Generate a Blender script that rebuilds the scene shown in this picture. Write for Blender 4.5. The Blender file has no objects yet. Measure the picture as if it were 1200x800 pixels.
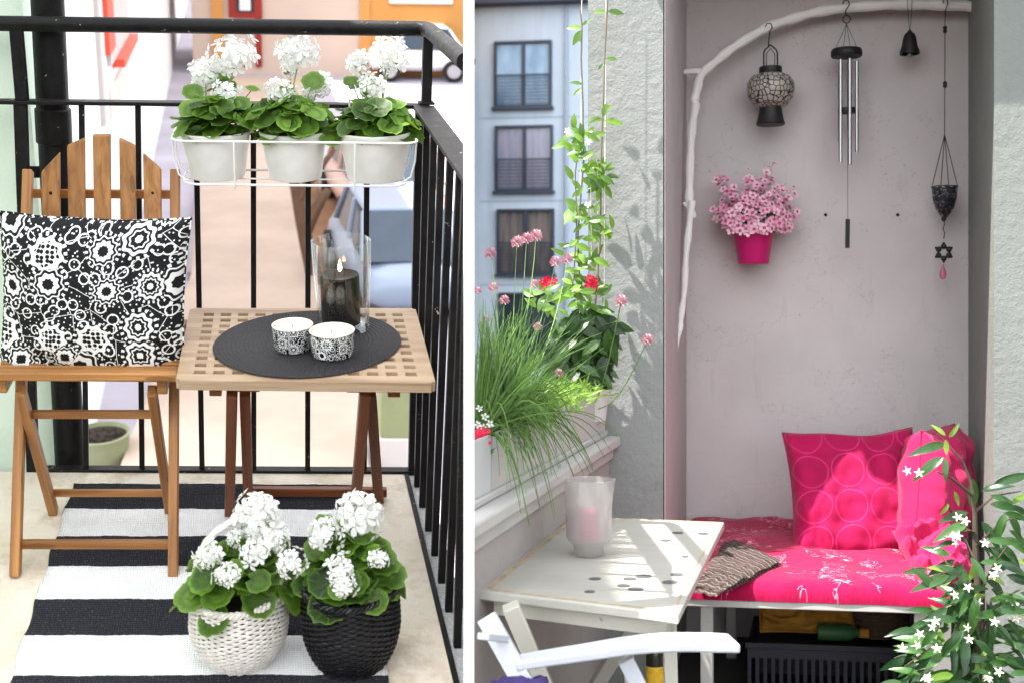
import bpy, bmesh, math, random
from math import sin, cos, pi, radians, sqrt, atan2
from mathutils import Vector, Matrix, noise as mnoise
random.seed(7)
SC = bpy.context.scene
COL = SC.collection
V = Vector
# ------------------------------------------------------------------ camera geometry
F, CX, CY, H = 1400.0, 600.0, 364.0, 1.3
CAM = V((0, 0, H))
def ray(px, py): return V(((px - CX) / F, 1.0, -(py - CY) / F))
def at_depth(px, py, z): return CAM + ray(px, py) * z
def frame(h, d, v, o):
    m = Matrix.Identity(4)
    for i in range(3):
        m[i][0], m[i][1], m[i][2], m[i][3] = h[i], d[i], v[i], o[i]
    return m
def cv(x, y, z): return V((x, z, y)).normalized()      # camera axes -> world
# left place: floor slopes like the terrace it stands on
LH, LD, LV = cv(1, -.008, .02), cv(-288, 494, 1400), cv(200, 4136, -1400)
L = frame(LH, LD, LV, at_depth(60, 550, 3.4))
LN = LH.cross(LD).normalized()                # normal of the sloping terrace
_d = LD.normalized()
_h = _d.cross(LN)
LRH, LRD = _h, _d
# right place
RH, RD, RV = V((cos(.134), -sin(.134), 0)), V((371 / F, 1, 0)).normalized(), V((0, 0, 1))
R = frame(RH, RD, RV, (0, 0, 0))
LI, RI = L.inverted(), R.inverted()
def solve(MI, px, py, axis, val):
    p0 = MI @ CAM
    p1 = MI @ (CAM + ray(px, py))
    d = p1 - p0
    return p0 + d * ((val - p0[axis]) / d[axis])
def S(px, py, a=None, b=None, c=None):
    ax, v = (0, a) if a is not None else (1, b) if b is not None else (2, c)
    return solve(LI, px, py, ax, v)
def Q(px, py, a=None, b=None, c=None):
    ax, v = (0, a) if a is not None else (1, b) if b is not None else (2, c)
    return solve(RI, px, py, ax, v)
def LP(p): return V(p) if False else LI @ p
def upright(M, a, b, c, rot=0.0):
    """orthonormal frame standing at local point (a,b,c) of place M"""
    o = M @ V((a, b, c))
    if M is L: h, d, v = LRH, LRD, LN
    else:
        d, v = RD, RV
        h = d.cross(v)
    h2 = h * cos(rot) + d * sin(rot)
    d2 = -h * sin(rot) + d * cos(rot)
    return frame(h2, d2, v, o)
KB = (549.5 - CX) / F
def side(p, k=KB): return (p.x - CAM.x) - k * (p.y - CAM.y)
def clip(poly, M, sign, k=KB):
    """keep the part of a plan polygon on one side of the line between the two places"""
    out = []
    n = len(poly)
    poly = [(*p[:2], p[2] if len(p) > 2 else 0.0) for p in poly]
    for i in range(n):
        p, q = V(poly[i]), V(poly[(i + 1) % n])
        sp, sq = side(M @ p, k) * sign, side(M @ q, k) * sign
        if sp >= 0: out.append(p)
        if (sp >= 0) != (sq >= 0): out.append(p + (q - p) * (sp / (sp - sq)))
    return out
# ------------------------------------------------------------------ mesh builder
class MB:
    def __init__(s):
        s.v, s.f, s.lc, s.rnd, s.mi = [], [], [], [], []
    def add(s, vs, fs, lc=None, rnd=None, mi=0):
        b = len(s.v)
        r = random.random() if rnd is None else rnd
        s.v += [V(v) for v in vs]
        s.lc += [V(v) for v in (lc if lc is not None else vs)]
        s.rnd += [r] * len(vs)
        s.f += [tuple(b + i for i in f) for f in fs]
        s.mi += [mi] * len(fs)
        return s
    def hexa(s, p, **k):
        return s.add(p, [(0, 3, 2, 1), (4, 5, 6, 7), (0, 1, 5, 4), (1, 2, 6, 5), (2, 3, 7, 6), (3, 0, 4, 7)], **k)
    def box(s, x0, x1, y0, y1, z0, z1, **k):
        return s.hexa([(x0, y0, z0), (x1, y0, z0), (x1, y1, z0), (x0, y1, z0), (x0, y0, z1), (x1, y0, z1), (x1, y1, z1), (x0, y1, z1)], **k)
    def beam(s, p0, p1, w, h, up=(0, 0, 1), w1=None, h1=None):
        p0, p1 = V(p0), V(p1)
        d = p1 - p0
        l = d.length
        d = d / l
        x = d.cross(V(up)).normalized()
        z = x.cross(d)
        o = V((random.random() * 9, random.random() * 9, random.random() * 9))
        vs, lc = [], []
        for p, t, ww, hh in ((p0, 0, w, h), (p1, l, w1 or w, h1 or h)):
            for a, c in ((-1, -1), (1, -1), (1, 1), (-1, 1)):
                vs.append(p + x * (a * ww / 2) + z * (c * hh / 2))
                lc.append(o + V((t, a * ww / 2, c * hh / 2)))
        return s.add(vs, [(3, 2, 1, 0), (4, 5, 6, 7), (0, 1, 5, 4), (1, 2, 6, 5), (2, 3, 7, 6), (3, 0, 4, 7)], lc=lc)
    def tube(s, pts, r, n=8, closed=False, rnd=None, flat=1.0):
        pts = [V(p) for p in pts]
        m = len(pts)
        rr = r if isinstance(r, (list, tuple)) else [r] * m
        vs, fs, lc = [], [], []
        prev = None
        ln = 0
        for i in range(m):
            if closed: t = pts[(i + 1) % m] - pts[i - 1]
            else: t = pts[min(i + 1, m - 1)] - pts[max(i - 1, 0)]
            if t.length < 1e-9: t = V((0, 0, 1))
            t.normalize()
            if prev is None:
                u = t.orthogonal().normalized()
            else:
                u = prev - t * prev.dot(t)
                u = u.normalized() if u.length > 1e-6 else t.orthogonal().normalized()
            prev = u
            w = t.cross(u)
            if i: ln += (pts[i] - pts[i - 1]).length
            for k in range(n):
                a = 2 * pi * k / n
                vs.append(pts[i] + (u * cos(a) + w * (sin(a) * flat)) * rr[i])
                lc.append(V((ln, cos(a) * rr[i], sin(a) * rr[i])))
        for i in range(m if closed else m - 1):
            j = (i + 1) % m
            for k in range(n):
                k2 = (k + 1) % n
                fs.append((i * n + k, i * n + k2, j * n + k2, j * n + k))
        if not closed:
            fs.append(tuple(range(n - 1, -1, -1)))
            fs.append(tuple((m - 1) * n + k for k in range(n)))
        return s.add(vs, fs, lc=lc, rnd=rnd)
    def lathe(s, prof, o=(0, 0, 0), n=32, rnd=None, sx=1, sy=1, caps=True):
        o = V(o)
        vs, fs, lc = [], [], []
        for r, z in prof:
            for k in range(n):
                a = 2 * pi * k / n
                vs.append(o + V((r * cos(a) * sx, r * sin(a) * sy, z)))
                lc.append(V((r * cos(a), r * sin(a), z)))
        m = len(prof)
        for i in range(m - 1):
            for k in range(n):
                k2 = (k + 1) % n
                fs.append((i * n + k, i * n + k2, (i + 1) * n + k2, (i + 1) * n + k))
        if caps:
            if prof[0][0] > 1e-6: fs.append(tuple(range(n - 1, -1, -1)))
            if prof[-1][0] > 1e-6: fs.append(tuple((m - 1) * n + k for k in range(n)))
        return s.add(vs, fs, lc=lc, rnd=rnd)
    def ball(s, c, r, n=10, m=6, rnd=None, sz=1.0):
        return s.lathe([(max(r * sin(pi * i / m), 1e-7), -r * sz * cos(pi * i / m)) for i in range(m + 1)], c, n, rnd, caps=False)
    def prism(s, poly, z0, z1, **k):
        n = len(poly)
        vs = [V((p[0], p[1], z0)) for p in poly] + [V((p[0], p[1], z1)) for p in poly]
        fs = [tuple(range(n - 1, -1, -1)), tuple(range(n, 2 * n))] + [(i, (i + 1) % n, n + (i + 1) % n, n + i) for i in range(n)]
        return s.add(vs, fs, **k)
    def extr(s, poly, vec, **k):
        """polygon of 3-D points extruded by a vector"""
        n = len(poly)
        vs = [V(p) for p in poly] + [V(p) + V(vec) for p in poly]
        fs = [tuple(range(n - 1, -1, -1)), tuple(range(n, 2 * n))] + [(i, (i + 1) % n, n + (i + 1) % n, n + i) for i in range(n)]
        return s.add(vs, fs, **k)
    def grid(s, fn, nu, nv, lcfn=None, rnd=None, flip=False):
        vs = [fn(i / nu, j / nv) for j in range(nv + 1) for i in range(nu + 1)]
        lc = [lcfn(i / nu, j / nv) for j in range(nv + 1) for i in range(nu + 1)] if lcfn else None
        fs = []
        for j in range(nv):
            for i in range(nu):
                q = (j * (nu + 1) + i, j * (nu + 1) + i + 1, (j + 1) * (nu + 1) + i + 1, (j + 1) * (nu + 1) + i)
                fs.append(q[::-1] if flip else q)
        return s.add(vs, fs, lc=lc, rnd=rnd)
    def build(s, name, mat, parent=None, M=None, base=None, bevel=0, seg=2, smooth=35, solid=0, subd=0):
        root = parent
        while root is not None and root.parent is not None: root = root.parent
        ws = [M @ v for v in s.v] if M is not None else s.v
        if root is not None: off = root.location.copy()
        elif base is not None: off = V(base)
        else:
            lo = V((min(w.x for w in ws), min(w.y for w in ws), min(w.z for w in ws)))
            hi = V((max(w.x for w in ws), max(w.y for w in ws), max(w.z for w in ws)))
            off = V(((lo.x + hi.x) / 2, (lo.y + hi.y) / 2, lo.z))
        me = bpy.data.meshes.new(name)
        me.from_pydata([w - off for w in ws], [], s.f)
        a = me.attributes.new('lc', 'FLOAT_VECTOR', 'POINT')
        a.data.foreach_set('vector', [c for v in s.lc for c in v])
        a = me.attributes.new('rnd', 'FLOAT', 'POINT')
        a.data.foreach_set('value', s.rnd)
        mats = mat if isinstance(mat, (list, tuple)) else [mat]
        for m in mats: me.materials.append(m)
        if len(mats) > 1: me.polygons.foreach_set('material_index', s.mi)
        bm = bmesh.new(); bm.from_mesh(me)
        if smooth is not None and not solid and len(s.f) < 30000:
            bmesh.ops.recalc_face_normals(bm, faces=bm.faces)
        bm.to_mesh(me); bm.free()
        if smooth:
            me.polygons.foreach_set('use_smooth', [True] * len(me.polygons))
            me.set_sharp_from_angle(angle=radians(smooth))
        me.update()
        o = bpy.data.objects.new(name, me)
        COL.objects.link(o)
        if parent is not None: o.parent = parent
        else: o.location = off
        if solid:
            md = o.modifiers.new('thick', 'SOLIDIFY'); md.thickness = solid; md.offset = 0
        if subd:
            md = o.modifiers.new('sub', 'SUBSURF'); md.levels = md.render_levels = subd
        if bevel:
            md = o.modifiers.new('bev', 'BEVEL'); md.width = bevel; md.segments = seg; md.limit_method = 'ANGLE'; md.angle_limit = radians(40)
        return o
def tag(o, label=None, cat=None, group=None, kind=None):
    if label: o['label'] = label
    if cat: o['category'] = cat
    if group: o['group'] = group
    if kind: o['kind'] = kind
    return o
def thing(name, label, cat, loc, group=None):
    o = bpy.data.objects.new(name, None)
    COL.objects.link(o)
    o.location = loc
    o.empty_display_size = .05
    return tag(o, label, cat, group)
# ------------------------------------------------------------------ materials
class NT:
    def __init__(s, name):
        s.m = bpy.data.materials.new(name); s.m.use_nodes = True
        s.t = s.m.node_tree; s.t.nodes.clear()
        s.out = s.t.nodes.new('ShaderNodeOutputMaterial')
    def n(s, typ, **k):
        nd = s.t.nodes.new('ShaderNode' + typ)
        for a, b in k.items(): setattr(nd, a, b)
        return nd
    def set(s, sock, v):
        if isinstance(v, bpy.types.NodeSocket): s.t.links.new(v, sock)
        elif hasattr(v, 'outputs'): s.t.links.new(v.outputs[0], sock)
        else:
            if sock.type == 'RGBA' and len(v) == 3: v = (*v, 1)
            sock.default_value = v
    def math(s, op, a, b=0.0, c=None, clamp=False):
        nd = s.n('Math', operation=op, use_clamp=clamp)
        s.set(nd.inputs[0], a); s.set(nd.inputs[1], b)
        if c is not None: s.set(nd.inputs[2], c)
        return nd.outputs[0]
    def vmath(s, op, a, b=None):
        nd = s.n('VectorMath', operation=op)
        s.set(nd.inputs[0], a)
        if b is not None: s.set(nd.inputs[1], b)
        return nd.outputs['Value'] if op in ('LENGTH', 'DISTANCE', 'DOT_PRODUCT') else nd.outputs[0]
    def attr(s, name='lc', out='Vector'):
        return s.n('Attribute', attribute_name=name).outputs[out]
    def obj(s): return s.n('TexCoord').outputs['Object']
    def mapping(s, vec, scale=(1, 1, 1), loc=(0, 0, 0)):
        nd = s.n('Mapping'); s.set(nd.inputs['Vector'], vec)
        nd.inputs['Scale'].default_value = scale; nd.inputs['Location'].default_value = loc
        return nd.outputs[0]
    def noise(s, vec, scale=5, detail=4, rough=.55, out='Fac', dist=0.0):
        nd = s.n('TexNoise'); s.set(nd.inputs['Vector'], vec)
        nd.inputs['Scale'].default_value = scale; nd.inputs['Detail'].default_value = detail
        nd.inputs['Roughness'].default_value = rough; nd.inputs['Distortion'].default_value = dist
        return nd.outputs[out]
    def vor(s, vec, scale=5, feat='F1', rnd=1.0, out='Distance', dim='3D'):
        nd = s.n('TexVoronoi', feature=feat, voronoi_dimensions=dim); s.set(nd.inputs['Vector'], vec)
        nd.inputs['Scale'].default_value = scale; nd.inputs['Randomness'].default_value = rnd
        return nd.outputs[out]
    def ramp(s, fac, stops, interp='LINEAR'):
        nd = s.n('ValToRGB'); s.set(nd.inputs[0], fac)
        cr = nd.color_ramp; cr.interpolation = interp
        while len(cr.elements) < len(stops): cr.elements.new(.5)
        for e, (p, c) in zip(cr.elements, stops):
            e.position = p; e.color = (*c, 1) if len(c) == 3 else c
        return nd.outputs[0]
    def mix(s, fac, a, b, blend='MIX'):
        nd = s.n('Mix', data_type='RGBA', blend_type=blend)
        s.set(nd.inputs[0], fac); s.set(nd.inputs[6], a); s.set(nd.inputs[7], b)
        return nd.outputs[2]
    def bump(s, h, strength=.3, dist=.01):
        nd = s.n('Bump'); s.set(nd.inputs['Height'], h)
        nd.inputs['Strength'].default_value = strength; nd.inputs['Distance'].default_value = dist
        return nd.outputs[0]
    def bsdf(s, color, rough=.6, metal=0, spec=.5, normal=None, trans=0, sheen=0, ior=1.45, alpha=1):
        p = s.n('BsdfPrincipled')
        s.set(p.inputs['Base Color'], color); s.set(p.inputs['Roughness'], rough)
        p.inputs['Metallic'].default_value = metal; p.inputs['Specular IOR Level'].default_value = spec
        p.inputs['Transmission Weight'].default_value = trans; p.inputs['Sheen Weight'].default_value = sheen
        p.inputs['IOR'].default_value = ior
        if normal is not None: s.set(p.inputs['Normal'], normal)
        return p
    def done(s, sh):
        s.t.links.new(sh if isinstance(sh, bpy.types.NodeSocket) else sh.outputs[0], s.out.inputs['Surface'])
        return s.m
    def mixsh(s, fac, a, b):
        nd = s.n('MixShader'); s.set(nd.inputs[0], fac)
        s.t.links.new(a.outputs[0], nd.inputs[1]); s.t.links.new(b.outputs[0], nd.inputs[2])
        return nd
def sr(r, g, b):
    f = lambda c: c / 255 / 12.92 if c <= 10 else ((c / 255 + .055) / 1.055) ** 2.4
    return (f(r), f(g), f(b))
def mul(c, k): return tuple(x * k for x in c)
MATS = {}
def plain(name, col, rough=.6, var=.12, scale=12, bump=.1, bscale=60, metal=0, spec=.5, sheen=0, coord='obj', dist=.004):
    if name in MATS: return MATS[name]
    t = NT(name)
    co = t.obj() if coord == 'obj' else t.attr()
    nz = t.noise(co, scale)
    c = t.ramp(nz, [(.25, mul(col, 1 - var)), (.75, tuple(min(1, x * (1 + var)) for x in col))])
    rg = t.math('ADD', t.math('MULTIPLY', nz, .15), rough - .07)
    b = t.bump(t.noise(co, bscale, 5), bump, dist) if bump else None
    MATS[name] = t.done(t.bsdf(c, rg, metal, spec, b, sheen=sheen))
    return MATS[name]
def wood(name, c0, c1, rough=.5, grain=55, bump=.25):
    t = NT(name)
    co = t.attr()
    w = t.noise(t.mapping(co, (2.2, grain, grain)), 1.0, 5, .6, dist=.4)
    b = t.noise(t.mapping(co, (1.2, 6, 6)), 1.0, 2)
    rn = t.attr('rnd', 'Fac')
    c = t.ramp(w, [(.3, c0), (.7, c1)])
    c = t.mix(t.math('MULTIPLY', b, .45), c, mul(c0, .7))
    c = t.mix(t.math('MULTIPLY', rn, .5), c, mul(c0, .72))
    kn = t.vor(t.mapping(co, (4, 22, 22)), 1.0)
    c = t.mix(t.math('MULTIPLY', t.math('LESS_THAN', kn, .16), .5), c, mul(c0, .35))
    return t.done(t.bsdf(c, rough, 0, .4, t.bump(w, bump, .002)))
def leafmat(name, dark, light, rough=.4, trans=.3, tcol=None, zonal=False):
    t = NT(name)
    rn = t.attr('rnd', 'Fac')
    c = t.ramp(rn, [(.0, dark), (.65, tuple((a + b) / 2 for a, b in zip(dark, light))), (1.0, light)])
    if zonal:                                   # darker ring, pale veins and a lighter scalloped edge
        sp = t.n('SeparateXYZ'); t.set(sp.inputs[0], t.attr())
        q, an = sp.outputs[0], sp.outputs[1]
        c = t.mix(t.ramp(q, [(.40, (0, 0, 0)), (.62, (.55, .55, .55)), (.80, (0, 0, 0))]), c, mul(dark, .7))
        ve = t.math('GREATER_THAN', t.math('COSINE', t.math('MULTIPLY', an, 9)), t.math('ADD', t.math('MULTIPLY', q, .12), .86))
        c = t.mix(t.math('MULTIPLY', ve, .4), c, light)
        c = t.mix(t.ramp(q, [(.86, (0, 0, 0)), (1.0, (.5, .5, .5))]), c, tuple(min(1, x * 1.25) for x in light))
    nz = t.noise(t.obj(), 70, 3)
    c = t.mix(t.math('MULTIPLY', nz, .4), c, mul(dark, .8))
    p = t.bsdf(c, rough, 0, .45, t.bump(nz, .25, .002))
    tr = t.n('BsdfTranslucent')
    t.set(tr.inputs[0], tcol or tuple(min(1, x * 1.6) for x in light))
    return t.done(t.mixsh(trans, p, tr))
def petal(name, col, col2=None, trans=.25, rough=.6):
    t = NT(name)
    rn = t.attr('rnd', 'Fac')
    c = t.ramp(rn, [(0, col), (1, col2 or mul(col, .92))])
    p = t.bsdf(c, rough, 0, .3)
    tr = t.n('BsdfTranslucent'); t.set(tr.inputs[0], col)
    return t.done(t.mixsh(trans, p, tr))

def m_iron():
    t = NT('black_iron')
    co = t.obj()
    n1 = t.noise(co, 25, 5); n2 = t.noise(co, 140, 4)
    ch = t.math('GREATER_THAN', t.noise(co, 38, 6, .7), .675)
    c = t.mix(ch, t.ramp(n1, [(.3, (.004, .004, .004)), (.8, (.014, .013, .013))]), (.35, .32, .28))
    r = t.math('ADD', t.math('MULTIPLY', n1, .4), .3)
    return t.done(t.bsdf(c, r, 0, .22, t.bump(n2, .5, .003)))
IRON = m_iron()
CHAIRWOOD = wood('oiled_wood', sr(124, 78, 40), sr(204, 146, 86))
TABLEWOOD = wood('pale_teak', sr(146, 118, 92), sr(210, 184, 154), .55, 60)
TABLELEG = wood('brown_leg_wood', sr(96, 52, 28), sr(158, 92, 52))
WHITEWIRE = plain('white_wire_enamel', (.8, .79, .76), .35, .05, 30, .05)
POTWHITE = plain('white_zinc', (.78, .76, .73), .42, .07, 22, .12, 90)
SOIL = plain('soil', (.03, .02, .012), .95, .4, 60, .9, 120, dist=.02)
GERLEAF = leafmat('geranium_leaf', (.008, .024, .005), (.18, .34, .035), .55, .25, zonal=True)
GERSTEM = plain('green_stem', (.16, .2, .05), .5, .3, 20, 0)
WPETAL = petal('white_petal', (.89, .89, .87), (.82, .82, .78), .4)
BUD = plain('flower_bud', (.3, .32, .1), .6, .3, 40, 0)
def m_floor():
    t = NT('cream_concrete')
    co = t.attr()
    n1 = t.noise(co, 3, 6, .6); n2 = t.noise(co, 90, 4); n3 = t.vor(co, 160)
    c = t.ramp(n1, [(.25, sr(196, 182, 160)), (.5, sr(214, 203, 186)), (.8, sr(226, 217, 204))])
    c = t.mix(t.math('MULTIPLY', t.math('LESS_THAN', n3, .22), .25), c, sr(150, 135, 115))
    st = t.ramp(t.noise(co, 7, 6, .75), [(.50, (0, 0, 0)), (.66, (1, 1, 1))])
    c = t.mix(t.math('MULTIPLY', st, .6), c, sr(170, 150, 122))
    return t.done(t.bsdf(c, .75, 0, .3, t.bump(n2, .35, .004)))
FLOOR = m_floor()
GRANITE = plain('grey_ledge', (.42, .42, .42), .8, .35, 150, .5, 200)
def m_rug(b0, w):
    t = NT('striped_rug')
    co = t.attr()
    sep = t.n('SeparateXYZ'); t.set(sep.inputs[0], co)
    wob = t.math('MULTIPLY', t.math('SUBTRACT', t.noise(t.mapping(co, (60, 6, 1)), 1, 2), .5), .006)
    s = t.math('DIVIDE', t.math('SUBTRACT', t.math('ADD', sep.outputs[1], wob), b0), w)
    fl = t.math('FLOOR', s)
    odd = t.math('GREATER_THAN', t.math('FLOORED_MODULO', fl, 2.0), .5)
    wave = t.n('TexWave', wave_type='BANDS', bands_direction='Y'); t.set(wave.inputs[0], co)
    wave.inputs['Scale'].default_value = 42; wave.inputs['Distortion'].default_value = 1.2; wave.inputs['Detail Scale'].default_value = 3
    wave2 = t.n('TexWave', wave_type='BANDS', bands_direction='X'); t.set(wave2.inputs[0], co)
    wave2.inputs['Scale'].default_value = 55; wave2.inputs['Distortion'].default_value = .8
    nz = t.noise(t.mapping(co, (240, 120, 1)), 1, 3)
    blk = t.ramp(nz, [(.3, (.007, .007, .011)), (.62, (.022, .022, .03)), (.74, (.16, .16, .18))])
    wh = t.ramp(t.noise(co, 30, 5), [(.3, (.82, .82, .81)), (.7, (.9, .9, .89))])
    h = t.math('ADD', t.math('MULTIPLY', wave.outputs['Fac'], wave2.outputs['Fac']), t.math('MULTIPLY', nz, .5))
    return t.done(t.bsdf(t.mix(odd, wh, blk), .95, 0, .1, t.bump(h, .75, .005), sheen=.05))
def flower_nodes(t, uv, scale):
    """black and white flower print: rings, petals and dots"""
    vo = t.n('TexVoronoi', feature='F1', voronoi_dimensions='2D'); t.set(vo.inputs['Vector'], uv)
    vo.inputs['Scale'].default_value = scale; vo.inputs['Randomness'].default_value = .78
    sc = t.vmath('SCALE', uv); sc.node.inputs['Scale'].default_value = scale
    ps = t.vmath('SCALE', vo.outputs['Position']); ps.node.inputs['Scale'].default_value = scale
    d = t.vmath('SUBTRACT', sc, ps)
    sp = t.n('SeparateXYZ'); t.set(sp.inputs[0], d)
    ang = t.math('ARCTAN2', sp.outputs[1], sp.outputs[0])
    spc = t.n('SeparateColor'); t.set(spc.inputs[0], vo.outputs['Color'])
    npet = t.math('ADD', t.math('ROUND', t.math('MULTIPLY', spc.outputs[0], 5)), 6)
    r = t.math('MULTIPLY', vo.outputs['Distance'], t.math('ADD', t.math('MULTIPLY', spc.outputs[0], .42), .80))
    wob = t.math('MULTIPLY', t.math('SINE', t.math('MULTIPLY', ang, npet)), .085)
    rr = t.math('MULTIPLY', r, t.math('ADD', wob, 1.0))
    sq = t.math('MULTIPLY', t.math('COSINE', t.math('MULTIPLY', ang, 4.0)), t.math('MULTIPLY', t.math('GREATER_THAN', spc.outputs[1], .55), .10))
    rs = t.math('MULTIPLY', rr, t.math('ADD', sq, 1.0))
    B, W = (0, 0, 0), (1, 1, 1)
    f1 = t.ramp(rs, [(0, W), (.08, B), (.17, W), (.205, B), (.26, W), (.345, B), (.44, B)], 'CONSTANT')
    f2 = t.ramp(rs, [(0, B), (.13, W), (.25, B), (.315, W), (.355, B)], 'CONSTANT')
    sel = t.math('GREATER_THAN', spc.outputs[2], .5)
    core = t.mix(sel, f1, f2)
    dots = t.math('MULTIPLY', t.math('LESS_THAN', t.vor(uv, scale * 9, rnd=.4, dim='2D'), .42), t.math('LESS_THAN', rs, .27))
    dsel = t.math('LESS_THAN', spc.outputs[1], .22)
    core = t.mix(dsel, core, t.mix(dots, W, B))
    petr = t.math('MULTIPLY', t.math('GREATER_THAN', t.math('SINE', t.math('MULTIPLY', ang, t.math('MULTIPLY', npet, 2))), .25),
                  t.math('MULTIPLY', t.math('GREATER_THAN', r, .39), t.math('LESS_THAN', r, .47)))
    v2 = t.vor(uv, scale * 2.6, rnd=1.0, dim='2D')
    v3 = t.vor(uv, scale * 7, rnd=.9, dim='2D')
    edge = t.vor(uv, scale * 1.7, 'DISTANCE_TO_EDGE', dim='2D')
    bgk = t.math('MAXIMUM', t.math('MULTIPLY', t.math('GREATER_THAN', v2, .27), t.math('LESS_THAN', v2, .36)), t.math('LESS_THAN', v3, .13))
    bgk = t.math('MAXIMUM', bgk, t.math('LESS_THAN', edge, .012))
    bgk = t.math('MULTIPLY', bgk, t.math('GREATER_THAN', r, .47))
    outer = t.math('MAXIMUM', petr, bgk)
    return t.mix(t.math('LESS_THAN', rs, .37), outer, core)
def m_print(name, scale, rough=.85, wh=(.8, .8, .78), bl=(.008, .008, .009), fabric=True):
    t = NT(name)
    uv = t.attr()
    fac = flower_nodes(t, uv, scale)
    c = t.mix(fac, bl, wh)
    n = t.bump(t.noise(t.obj(), 420, 2), .3, .002) if fabric else None
    return t.done(t.bsdf(c, rough, 0, .3, n))
PRINT = m_print('flower_print_cotton', 9.6)
CUPPRINT = m_print('flower_print_glaze', 26, .22, fabric=False)
GLAZE = plain('cream_glaze', (.72, .66, .55), .25, .05, 10, 0)
WAX = plain('ivory_wax', (.74, .68, .54), .45, .06, 20, .05)
def m_glass(name, rough=0.0, tint=(1, 1, 1)):
    t = NT(name)
    return t.done(t.bsdf(tint, rough, 0, .5, None, 1.0))
def m_thin(name, tint=(.985, .99, .99), refl=.9, pow_=.28):
    t = NT(name)
    lw = t.n('LayerWeight'); lw.inputs[0].default_value = pow_
    tr = t.n('BsdfTransparent'); t.set(tr.inputs[0], t.ramp(lw.outputs['Facing'], [(.45, tint), (.95, (.62, .66, .66))]))
    gl = t.n('BsdfGlossy'); t.set(gl.inputs[0], (1, 1, 1)); gl.inputs['Roughness'].default_value = .02
    return t.done(t.mixsh(t.math('ADD', t.math('MULTIPLY', lw.outputs['Facing'], refl * .45), .03), tr, gl))
GLASS = m_thin('clear_glass')
BLACKWAX = plain('black_wax', (.012, .008, .007), .6, .2, 20, .03, spec=.2)
def m_emit(name, col, st):
    t = NT(name); e = t.n('Emission'); t.set(e.inputs[0], col); e.inputs[1].default_value = st
    return t.done(e)
FLAME = m_emit('candle_flame', (1, .62, .25), 6)
def m_mat():
    t = NT('woven_black_paper')
    co = t.attr()
    sp = t.n('SeparateXYZ'); t.set(sp.inputs[0], co)
    ang = t.math('ARCTAN2', sp.outputs[1], sp.outputs[0])
    r = t.vmath('LENGTH', co)
    tw = t.math('SINE', t.math('ADD', t.math('MULTIPLY', ang, 150), t.math('MULTIPLY', r, 900)))
    c = t.ramp(t.noise(co, 200, 3), [(.3, (.008, .007, .009)), (.75, (.032, .029, .032))])
    return t.done(t.bsdf(c, .6, 0, .4, t.bump(tw, .5, .002)))
PLACEMAT = m_mat()
WICKW = plain('white_wicker', (.64, .60, .55), .6, .22, 70, .4, 160)
WICKB = plain('black_wicker', (.004, .004, .005), .35, .4, 70, .3, 160)
LINER = plain('dark_liner', (.035, .028, .02), .9, .3, 40, .2)
MINT = plain('mint_render', sr(222, 236, 220), .85, .06, 3, .25, 80, dist=.01)
# ================================================================== plants (shared helpers)
def basis(n):
    n = V(n).normalized()
    u = n.orthogonal().normalized()
    a = random.random() * 6.28
    w = n.cross(u)
    return u * cos(a) + w * sin(a), w * cos(a) - u * sin(a), n
def floret(mb, c, nrm, s, petals=5, wid=.62, cup=.25, rnd=None):
    u, w, n = basis(nrm)
    vs, fs = [], []
    for k in range(petals):
        a = 2 * pi * k / petals + random.uniform(-.15, .15)
        d = u * cos(a) + w * sin(a); e = -u * sin(a) + w * cos(a)
        l = s * random.uniform(.85, 1.1)
        b = len(vs)
        tip = l * cup * random.uniform(.2, 1)
        vs += [c + d * (l * .08), c + d * (l * .5) + e * (l * wid * .42) + n * (l * cup * .5), c + d * (l * .86) + e * (l * wid * .38) + n * (tip * .8), c + d * l + n * tip * .9,
               c + d * (l * .86) - e * (l * wid * .38) + n * (tip * .8), c + d * (l * .5) - e * (l * wid * .42) + n * (l * cup * .5), c + d * (l * .6) + n * (l * cup * .2)]
        for q in range(6): fs.append((b + q, b + (q + 1) % 6, b + 6))
    mb.add(vs, fs, rnd=rnd)
def flower_ball(mb, c, r, up, nf=30, fs=.5):
    up = V(up); sd = random.random() * 50
    for i in range(nf):
        z = 1 - 1.55 * (i + .5) / nf
        a = i * 2.399963 + random.uniform(-.2, .2)
        u, w = up.orthogonal().normalized(), None
        w = up.cross(u)
        q = sqrt(max(0, 1 - z * z))
        d = (up * z + u * (q * cos(a)) + w * (q * sin(a)))
        floret(mb, c + d * r * random.uniform(.72, 1.0) * (1 + .85 * mnoise.noise(d * 1.3 + V((sd, 0, 0)))), d * 1.3 + V((random.uniform(-.3, .3),) * 3), r * fs * random.uniform(.85, 1.15))
def round_leaf(mb, c, nrm, r, tip=None, scal=9, n=22):
    u, w, nn = basis(nrm)
    if tip is not None:
        t = V(tip) - nn * V(tip).dot(nn)
        if t.length > 1e-4:
            u = t.normalized(); w = nn.cross(u)
    vs, fs, lc = [c - nn * r * .12], [], [V((0, 0, 0))]
    for ring, (q, hgt) in enumerate(((.55, .0), (1.0, .16))):
        for k in range(n):
            a = 2 * pi * k / n
            rr = r * q * (1 + .055 * cos(a * scal)) * (.62 if k == n // 2 else 1.0) * random.uniform(.96, 1.04)
            lc.append(V((q, a, 0)))
            vs.append(c + u * (rr * cos(a)) + w * (rr * sin(a)) + nn * (r * hgt * (1 + .5 * sin(3 * a + r * 900)) + r * random.uniform(-.03, .03)))
    for k in range(n):
        k2 = (k + 1) % n
        fs += [(0, 1 + k, 1 + k2), (1 + k, 1 + n + k, 1 + n + k2, 1 + k2)]
    mb.add(vs, fs, lc=lc)
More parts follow.
